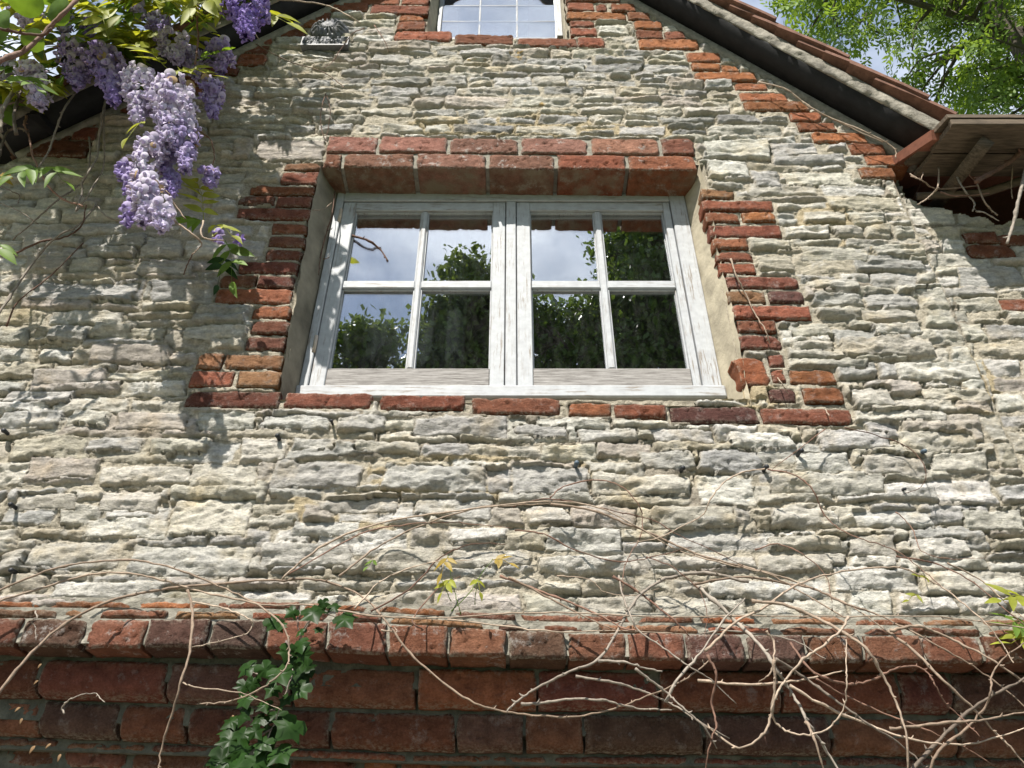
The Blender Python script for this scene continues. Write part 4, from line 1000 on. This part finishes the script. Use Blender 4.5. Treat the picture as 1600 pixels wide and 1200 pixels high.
# ---- flower racemes
def flower_tpl():
    V, F = [], []
    n = 4
    for i in range(n):
        for j in range(n):
            u, v = (i/(n-1)-.5)*2, (j/(n-1)-.5)*2
            uu, vv = u*math.sqrt(1-v*v/2), v*math.sqrt(1-u*u/2)
            V.append((.55-.5*(uu*uu+vv*vv)*.75, uu*.95, vv*.95+.25))
    F += [[i*n+j, i*n+j+1, (i+1)*n+j+1, (i+1)*n+j] for i in range(n-1) for j in range(n-1)]
    b = len(V); A, B = 5, 4
    for i in range(B):
        th = .25+(math.pi-.5)*i/(B-1)
        for j in range(A):
            ph = 2*math.pi*j/A; V.append((.75+.55*math.cos(th), .36*math.sin(th)*math.cos(ph), -.25+.42*math.sin(th)*math.sin(ph)))
    F += [[b+i*A+j, b+i*A+(j+1) % A, b+(i+1)*A+(j+1) % A, b+(i+1)*A+j] for i in range(B-1) for j in range(A)]
    return np.array(V), np.array(F), b
FV, FF_, FB_ = flower_tpl()
PALE, MID, PUR = np.array((.66, .61, .70)), np.array((.43, .36, .58)), np.array((.22, .145, .45))
def raceme(px0, py0, px1, py1, rpx, d, tone, seed):
    rs2 = np.random.RandomState(seed); a, b = P(px0, py0, -d), P(px1, py1, -d-.01); m_ = mpp((px0+px1)/2, (py0+py1)/2, -d); Rm = rpx*m_*.80
    a = a+np.array((0, 0, Rm*.3)); ax = b-a; ln = np.linalg.norm(ax)
    n = int(1.25*(2*math.pi*Rm*ln+2.2*Rm*Rm)/(.0205**2))
    V, F, T = [], [], []; k = 0
    up = np.array((0, 0, 1.))
    for i in range(n):
        t = rs2.rand()**.9; p0 = a+ax*t; prof = (.55+.45*math.sin(math.pi*min(1, t*1.05+.18)))*(1-.7*max(0, t-.45)/.55)
        ph = rs2.uniform(0, 2*math.pi); o = np.array((math.cos(ph), math.sin(ph), rs2.uniform(-.25, .15)))
        p = p0+o*Rm*prof*rs2.uniform(.4, 1.05); sc_ = .0140*rs2.uniform(.8, 1.2)*(1-.3*t)
        x = o+rs2.randn(3)*.25-np.array((0, 0, .15))
        V.append(orient(FV, p, x, up+rs2.randn(3)*.25, sc_)); F.append(FF_+k); k += len(FV)
        w = np.clip(tone+rs2.uniform(-.2, .2)+.35*(t-.5), 0, 1); c = PALE*(1-2*w)+MID*2*w if w < .5 else MID*(2-2*w)+PUR*(2*w-1)
        c2 = c*rs2.uniform(.85, 1.1); kc = (MID if tone < .5 else PUR)*.9+.1
        if rs2.rand() < .04 and t < .5: c2 = np.array((.42, .30, .17))
        T.append(np.vstack([np.tile(np.append(c2, 1), (FB_, 1)), np.tile(np.append(kc*.6+c2*.4, 1), (len(FV)-FB_, 1))]))
    o = mesh_np('flower_raceme', np.vstack(V), np.vstack(F), M['petal'], wist, True, {'tint': ('FLOAT_COLOR', np.vstack(T))})
    return o
RAC = '''45,118,62,165,30,.5,.12 118,80,118,135,34,.46,.55 160,85,178,160,34,.5,.6 145,40,150,75,24,.45,.9 250,33,250,65,21,.46,.5 268,62,275,95,30,.5,.15 340,75,345,112,24,.42,.5 378,-20,385,55,46,.8,.8 222,120,214,190,34,.55,.1 268,140,262,225,44,.57,.15 285,195,291,265,27,.52,.4 330,130,333,182,19,.45,.5 245,222,208,300,25,.55,.12 232,288,224,350,31,.57,.15 252,322,252,360,23,.6,.15 325,270,325,288,16,.38,.5 200,-10,220,25,22,.5,.35 40,20,48,48,26,.6,.15 268,245,268,305,20,.44,.55 300,85,305,120,20,.4,.45 10,100,14,130,18,.4,.2 100,30,100,50,14,.5,.4 200,265,200,300,16,.46,.5 205,320,198,350,14,.48,.5 372,368,373,380,5,.2,.9 342,362,340,380,6,.3,.6'''
for i, w in enumerate(RAC.split()):
    a = [float(z) for z in w.split(',')]; a[5] *= .5; raceme(*a, 900+i)
# ---- ivy
ivy = thing('ivy', 'dark green glossy ivy trailing down the brick string course', 'ivy', P(400, 1190, -.12))
IO = [(0, -.05), (.18, -.22), (.42, -.12), (.5, .1), (.36, .2), (.62, .45), (.34, .5), (.22, .62), (0, 1.0)]
IO = IO+[(-x, y) for x, y in IO[-2:0:-1]]
def ivy_leaf(px, py, d, spx, rot, seed, m_='ivy'):
    r2 = np.random.RandomState(seed); s = spx*mpp(px, py, -d); c = P(px, py, -d)
    n = np.array((r2.uniform(-.45, .45), -1, r2.uniform(-.15, .75))); n /= np.linalg.norm(n); u = np.cross(n, (0, 0, 1)); u /= np.linalg.norm(u); w = np.cross(u, n)
    ca, sa = math.cos(rot), math.sin(rot); U, Wd = ca*u+sa*w, -sa*u+ca*w
    f = lambda x, y: c+s*(x*U-(y-.35)*Wd)+n*s*(-.25*abs(x)+.06-.10*(y-.3)**2+.03*r2.randn())
    K = len(IO); mid_ = [f(x*.5, .3+(y-.3)*.5)+n*s*(.05 if i % 2 else -.03) for i, (x, y) in enumerate(IO)]
    V = [f(0, .3)]+mid_+[f(x, y) for x, y in IO]
    F = [[0, 1+i, 1+(i+1) % K] for i in range(K)]+[[1+i, 1+K+i, 1+K+(i+1) % K, 1+(i+1) % K] for i in range(K)]
    o = mesh_py('leaf', V, F, M[m_], ivy, True); return o
IL = '490,960,.15,48 540,970,.14,46 505,945,.14,24 522,950,.13,26 430,975,.15,40 438,980,.15,26 455,958,.13,28 470,988,.14,22 497,985,.15,20 470,1010,.16,36 448,1020,.16,34 475,1025,.16,36 388,1045,.14,40 415,1048,.15,38 440,1055,.17,56 455,1035,.15,34 470,1055,.12,48 468,1080,.15,44 425,1080,.14,34 385,1095,.13,40 415,1105,.13,34 380,1120,.13,36 445,1095,.13,28 405,1125,.13,34 450,1140,.15,62 400,1145,.15,34 380,1150,.14,36 410,1165,.15,42 360,1160,.13,50 378,1175,.15,44 345,1190,.14,56 440,1180,.16,54 400,1195,.15,52 370,1200,.16,50 430,1210,.15,52 340,1215,.15,50 462,1065,.1,40 380,1075,.1,34 360,1130,.1,36 430,1120,.09,44 395,1070,.1,32 425,1150,.09,44 355,1145,.09,40 410,1190,.1,50 480,1045,.09,34'
r3 = random.Random(4)
for i, w in enumerate(IL.split()):
    a = [float(z) for z in w.split(',')]; ivy_leaf(a[0], a[1], a[2]+.02, a[3]*.78, r3.uniform(-.9, .9), i)
for s_ in ('540,972 500,958 475,985 465,1020 455,1060 440,1100 420,1150 395,1210', '455,1060 415,1055 390,1050', '430,1110 385,1105', '425,1140 380,1160 345,1200', '490,962 480,975 466,1000', '465,965 466,985'):
    stem(ivy, s_, .0014, 'stem_g', .125, 0, .7, 7)
# ---- young shoots on the bare climber and leaves at the right edge
for i, (a, b, c, d, n, sz, m_) in enumerate(((700, 870, 690, 895, 2, 20, 'bronze'), (770, 875, 795, 880, 2, 18, 'bronze'), (705, 905, 690, 925, 2, 18, 'wleaf'), (745, 905, 750, 925, 1, 16, 'wleaf'), (585, 875, 575, 885, 1, 14, 'wleaf_g'), (1620, 940, 1565, 938, 3, 34, 'wleaf'), (1625, 985, 1572, 975, 3, 32, 'wleaf_g'), (1622, 1002, 1580, 1005, 2, 34, 'wleaf'), (1450, 905, 1435, 900, 1, 16, 'wleaf'), (1435, 930, 1420, 938, 1, 14, 'wleaf'))):
    compound('leaf', vine, P(a, b, -.13), P(c, d, -.14), n, sz*mpp(a, b, -.13), m_, 700+i)
for l in ('720,960 712,930 705,900 700,868', '705,955 735,925 750,900 770,873', '705,940 690,905', '742,945 745,905'): stem(vine, l, .0009, 'wleaf_g', .12, 0, .6, 9)
for i, (px, py, s_) in enumerate(((65, 1037, 5), (60, 1063, 5), (364, 1117, 6), (32, 1105, 6), (35, 1122, 6), (55, 1165, 8), (80, 1162, 6), (95, 1178, 7))):
    c = P(px, py, -.075); sz = s_*mpp(px, py, -.075); V = LV*np.array((1.6, 1.6, 5))
    o = mesh_np('dead_leaf', orient(V, c, np.array((random.uniform(-1, 1), -.3, -.8)), np.array((.3, -1, .3)), sz), LF, M['dead'])
    sm2 = o.modifiers.new('thickness', 'SOLIDIFY'); sm2.thickness = .0006
    tag(o, ('topmost tan dead leaf just under the string course at the far left', 'tan dead leaf second below the string course at the far left', 'pale dead leaf dangling beside the ivy', 'brown dead leaf near the left edge below a mortar joint', 'brown dead leaf near the left edge, lower of a close pair', 'larger brown dead leaf at the bottom left on the brick', 'brown dead leaf at the bottom left, middle of three', 'lowest brown dead leaf at the bottom left')[i], 'dead leaf', 'dead leaves caught under the string course')

# ------------------------------------------------------------------ small things fixed to the wall
pc = P(511, 60, -.012); pw = 36*mpp(511, 60)
z_lo, z_md, z_hi = P(511, 75, -.012)[2], P(511, 62, -.012)[2], P(511, 39, -.012)[2]
plq = thing('sunburst_plaque', 'grey metal sunburst plaque with oblong base fixed high on the stone wall', 'plaque', (pc[0], pc[1], z_lo))
K, RN = 96, 9; hz_ = (z_hi-z_md)/2+.004; z_c = z_md+hz_+.012; V = [(pc[0], -.040, z_c)]; hx_ = pw*.83
for r in range(1, RN+1):
    f = r/RN
    for j in range(K):
        a = 2*math.pi*j/K; ray = max(0, math.cos(a*18))**1.0
        y = -.038+.012*f if f < .35 else (-.020-.018*ray*math.sin(math.pi*min(1, (f-.3)/.62)) if f < .9 else -.036)
        if r == RN: y = -.012
        V.append((pc[0]+hx_*f*math.cos(a), y, z_c+hz_*f*math.sin(a)))
F = [[0, 1+j, 1+(j+1) % K] for j in range(K)]+[[1+r*K+j, 1+(r+1)*K+j, 1+(r+1)*K+(j+1) % K, 1+r*K+(j+1) % K] for r in range(RN-1) for j in range(K)]
b0 = len(V); V += [(x, .005, z) for x, y, z in V[-K:]]; F += [[b0-K+j, b0+j, b0+(j+1) % K, b0-K+(j+1) % K] for j in range(K)]
mesh_py('sun_disc', V, F, M['lead'], plq, True)
nx_, nz_2 = 60, 10; A, B = np.meshgrid(np.linspace(-1, 1, nx_), np.linspace(0, 1, nz_2)); rim = (np.abs(A) > .95) | (B < .12) | (B > .9)
yy = -.020-.004*rim+.008*(np.abs(fbm(A*7, B*3, 77, 3))-.25)*2*(~rim)
yy = np.where((np.hypot((np.abs(A)-.86)*6, (B-.5)*2.2) < .5), -.010, yy)
G = np.stack([pc[0]+A*pw, yy, z_lo+B*(z_md-z_lo)], -1).reshape(-1, 3); idx = np.arange(nx_*nz_2).reshape(nz_2, nx_)
F = [list(map(int, q)) for q in np.stack([idx[:-1, :-1], idx[:-1, 1:], idx[1:, 1:], idx[1:, :-1]], -1).reshape(-1, 4)]
ring = list(idx[0, :-1])+list(idx[:-1, -1])+list(idx[-1, :0:-1])+list(idx[:0:-1, 0]); b0 = len(G); G = np.vstack([G, G[ring]*np.array((1, 0, 1))+np.array((0, .005, 0))]); m_ = len(ring)
F += [[int(ring[j]), b0+j, b0+(j+1) % m_, int(ring[(j+1) % m_])] for j in range(m_)]
mesh_py('base_plate', G, F, M['lead'], plq)
PEGS = (('10,675', 'peg', 'black peg in the stone wall at the left edge, topmost of three'), ('21,790', 'peg', 'black peg in the stone wall at the left edge, middle of three'), ('22,892', 'peg', 'black peg at the left edge just above the bare stems'),
    ('435,683', 'peg', 'small black peg just below the left end of the brick sill'), ('519,660', 'peg', 'tiny black peg directly under the sill bricks of the left casement'), ('900,725', 'pegb', 'blue grey plug below the middle of the large window'), ('1065,733', 'peg', 'black peg below the right casement casting a slanting shadow'),
    ('1195,731', 'peg', 'black peg where two thin brown stems meet below the right jamb'), ('1249,706', 'peg', 'black peg just below the right end of the brick sill'), ('1440,707', 'pegb', 'blue grey plug far right beside a looping brown stem'), ('1409,766', 'peg', 'tiny black peg at the lower end of the looping stem'))
for xy, m_, lb_ in PEGS:
    px, py = map(float, xy.split(',')); c = P(px, py, -.012); s_ = (4.0 if 'tiny' not in lb_ else 2.6)*mpp(px, py)
    o = tube('wall_peg', [c+np.array((0, .03, 0)), c+np.array((0, -.004, -.001)), c+np.array((.001, -.011, -.003)), c+np.array((.001, -.015, -.004))], [s_*.75, s_*.8, s_, s_*.7], M[m_], None, 8)
    tag(o, lb_, 'peg', 'pegs in the wall')

# ------------------------------------------------------------------ trees
def tree(name, label, base, height, centre, rad, ncl, per, leaf, m_, seed, pinnate=False, group=None, spread=.30, shape=None):
    r2 = np.random.RandomState(seed); base, centre, rad = map(np.array, (base, centre, rad)); t = thing(name, label, 'tree', base, group)
    cl_ = []
    while len(cl_) < ncl:
        q = r2.uniform(-1, 1, 3); d = np.linalg.norm(q)
        if d > 1: continue
        lump = float(vn(np.array(q[0]*2.2+seed), np.array(q[2]*2.2+q[1]*1.7), seed))
        if d > .72+.32*lump or (d < .35 and r2.rand() < .5): continue
        cl_.append(centre+q*rad)
    cl_ = np.array(cl_)
    top = centre+np.array((0, 0, rad[2]*.35)); tr = spline([base, base*.6+centre*.4+r2.randn(3)*.15, centre, top], 6)
    V, F = tube_vf(tr, np.linspace(height*.018, height*.0025, len(tr)), 8); mesh_py('trunk', V, F, M['bark'], t, True)
    nl = 14; limbs = []; LVs, LFs = [], []; k = 0
    sel = cl_[r2.choice(len(cl_), nl, replace=False)]
    for p in sel:
        s0 = tr[min(len(tr)-1, int(len(tr)*np.clip(.45+.5*(p[2]-centre[2]+rad[2])/(2*rad[2])*.8, .4, .92)))]
        c = spline([s0, (s0+p)/2+np.array((0, 0, .18*np.linalg.norm(p-s0)))+r2.randn(3)*.12, p], 7); limbs.append(c)
        v, f = tube_vf(c, np.linspace(height*.0048, height*.0012, len(c)), 5, k); LVs += v; LFs += f; k += len(v)
    allp = np.vstack(limbs)
    for p in cl_:
        j = np.argmin(np.linalg.norm(allp-p, axis=1)+.25*np.maximum(0, allp[:, 2]-p[2])); s0 = allp[j]
        c = spline([s0, (s0+p)/2+r2.randn(3)*.08+np.array((0, 0, .08)), p], 4)
        v, f = tube_vf(c, np.linspace(height*.0024, height*.0007, len(c)), 4, k); LVs += v; LFs += f; k += len(v)
    mesh_py('limbs', LVs, LFs, M['bark'], t, True)
    n = len(cl_)*per
    if not pinnate:
        c = np.repeat(cl_, per, 0)+r2.randn(n, 3)*spread; d = r2.randn(n, 3); d[:, 2] -= .5; d /= np.linalg.norm(d, axis=1, keepdims=True)
        w = np.cross(d, r2.randn(n, 3)); w /= np.linalg.norm(w, axis=1, keepdims=True); s = leaf*r2.uniform(.6, 1.25, (n, 1))
        V = np.stack([c-d*s*.5, c+w*s*.32, c+d*s*.5, c-w*s*.32], 1).reshape(-1, 3)
    else:
        c = np.repeat(cl_, per, 0)+r2.randn(n, 3)*spread; ax = r2.randn(n, 3)*np.array((1, 1, .5))-np.array((0, 0, .55)); ax /= np.linalg.norm(ax, axis=1, keepdims=True)
        sd_ = np.cross(ax, r2.randn(n, 3)); sd_ /= np.linalg.norm(sd_, axis=1, keepdims=True); Vs = []
        for q in range(4):
            for sg in (-1, 1):
                p = c+ax*leaf*.62*q; d = ax*.55+sd_*sg*.8+r2.randn(n, 3)*.12; d /= np.linalg.norm(d, axis=1, keepdims=True); w = np.cross(d, np.cross(ax, sd_)); s = leaf*r2.uniform(.75, 1.2, (n, 1))
                Vs.append(np.stack([p, p+d*s*.5+w*s*.19, p+d*s, p+d*s*.5-w*s*.19], 1))
        V = np.concatenate(Vs, 0).reshape(-1, 3)
    mesh_np('crown', V, np.arange(len(V)).reshape(-1, 4), M[m_], t, False)
    return t
def mirror(px, py, yv): p = P(px, py, yv); p[1] = 2*YG-p[1]; return p
# garden trees behind the photographer, seen in the panes
a = mirror(1005, 555, 13); tree('garden_tree', 'tall broad dark leafy garden tree mirrored in the right casement', (a[0]+.3, a[1], 0), 17, a, (3.7, 3.0, 4.8), 520, 80, .18, 'tree', 11, group='garden trees mirrored in the window', spread=.28)
a = mirror(725, 575, 12); tree('garden_tree', 'dark leafy garden tree mirrored in the right half of the left casement', (a[0], a[1], 0), 13, a, (1.8, 1.6, 3.5), 230, 75, .17, 'tree2', 12, group='garden trees mirrored in the window', spread=.22)
a = mirror(560, 612, 12); tree('garden_tree', 'small leafy garden tree mirrored in the lower left pane', (a[0], a[1], 0), 11, a, (1.5, 1.4, 1.9), 130, 75, .17, 'tree2', 13, group='garden trees mirrored in the window', spread=.2)
# ash beyond the house
a = P(1545, -10, 5.0); tree('ash_tree', 'bright green ash tree with drooping feathery branches behind the roof', (a[0]+1, 6.2, 0), 16, a, (4.0, 2.6, 4.6), 250, 21, .125, 'ash', 21, pinnate=True, spread=.20)
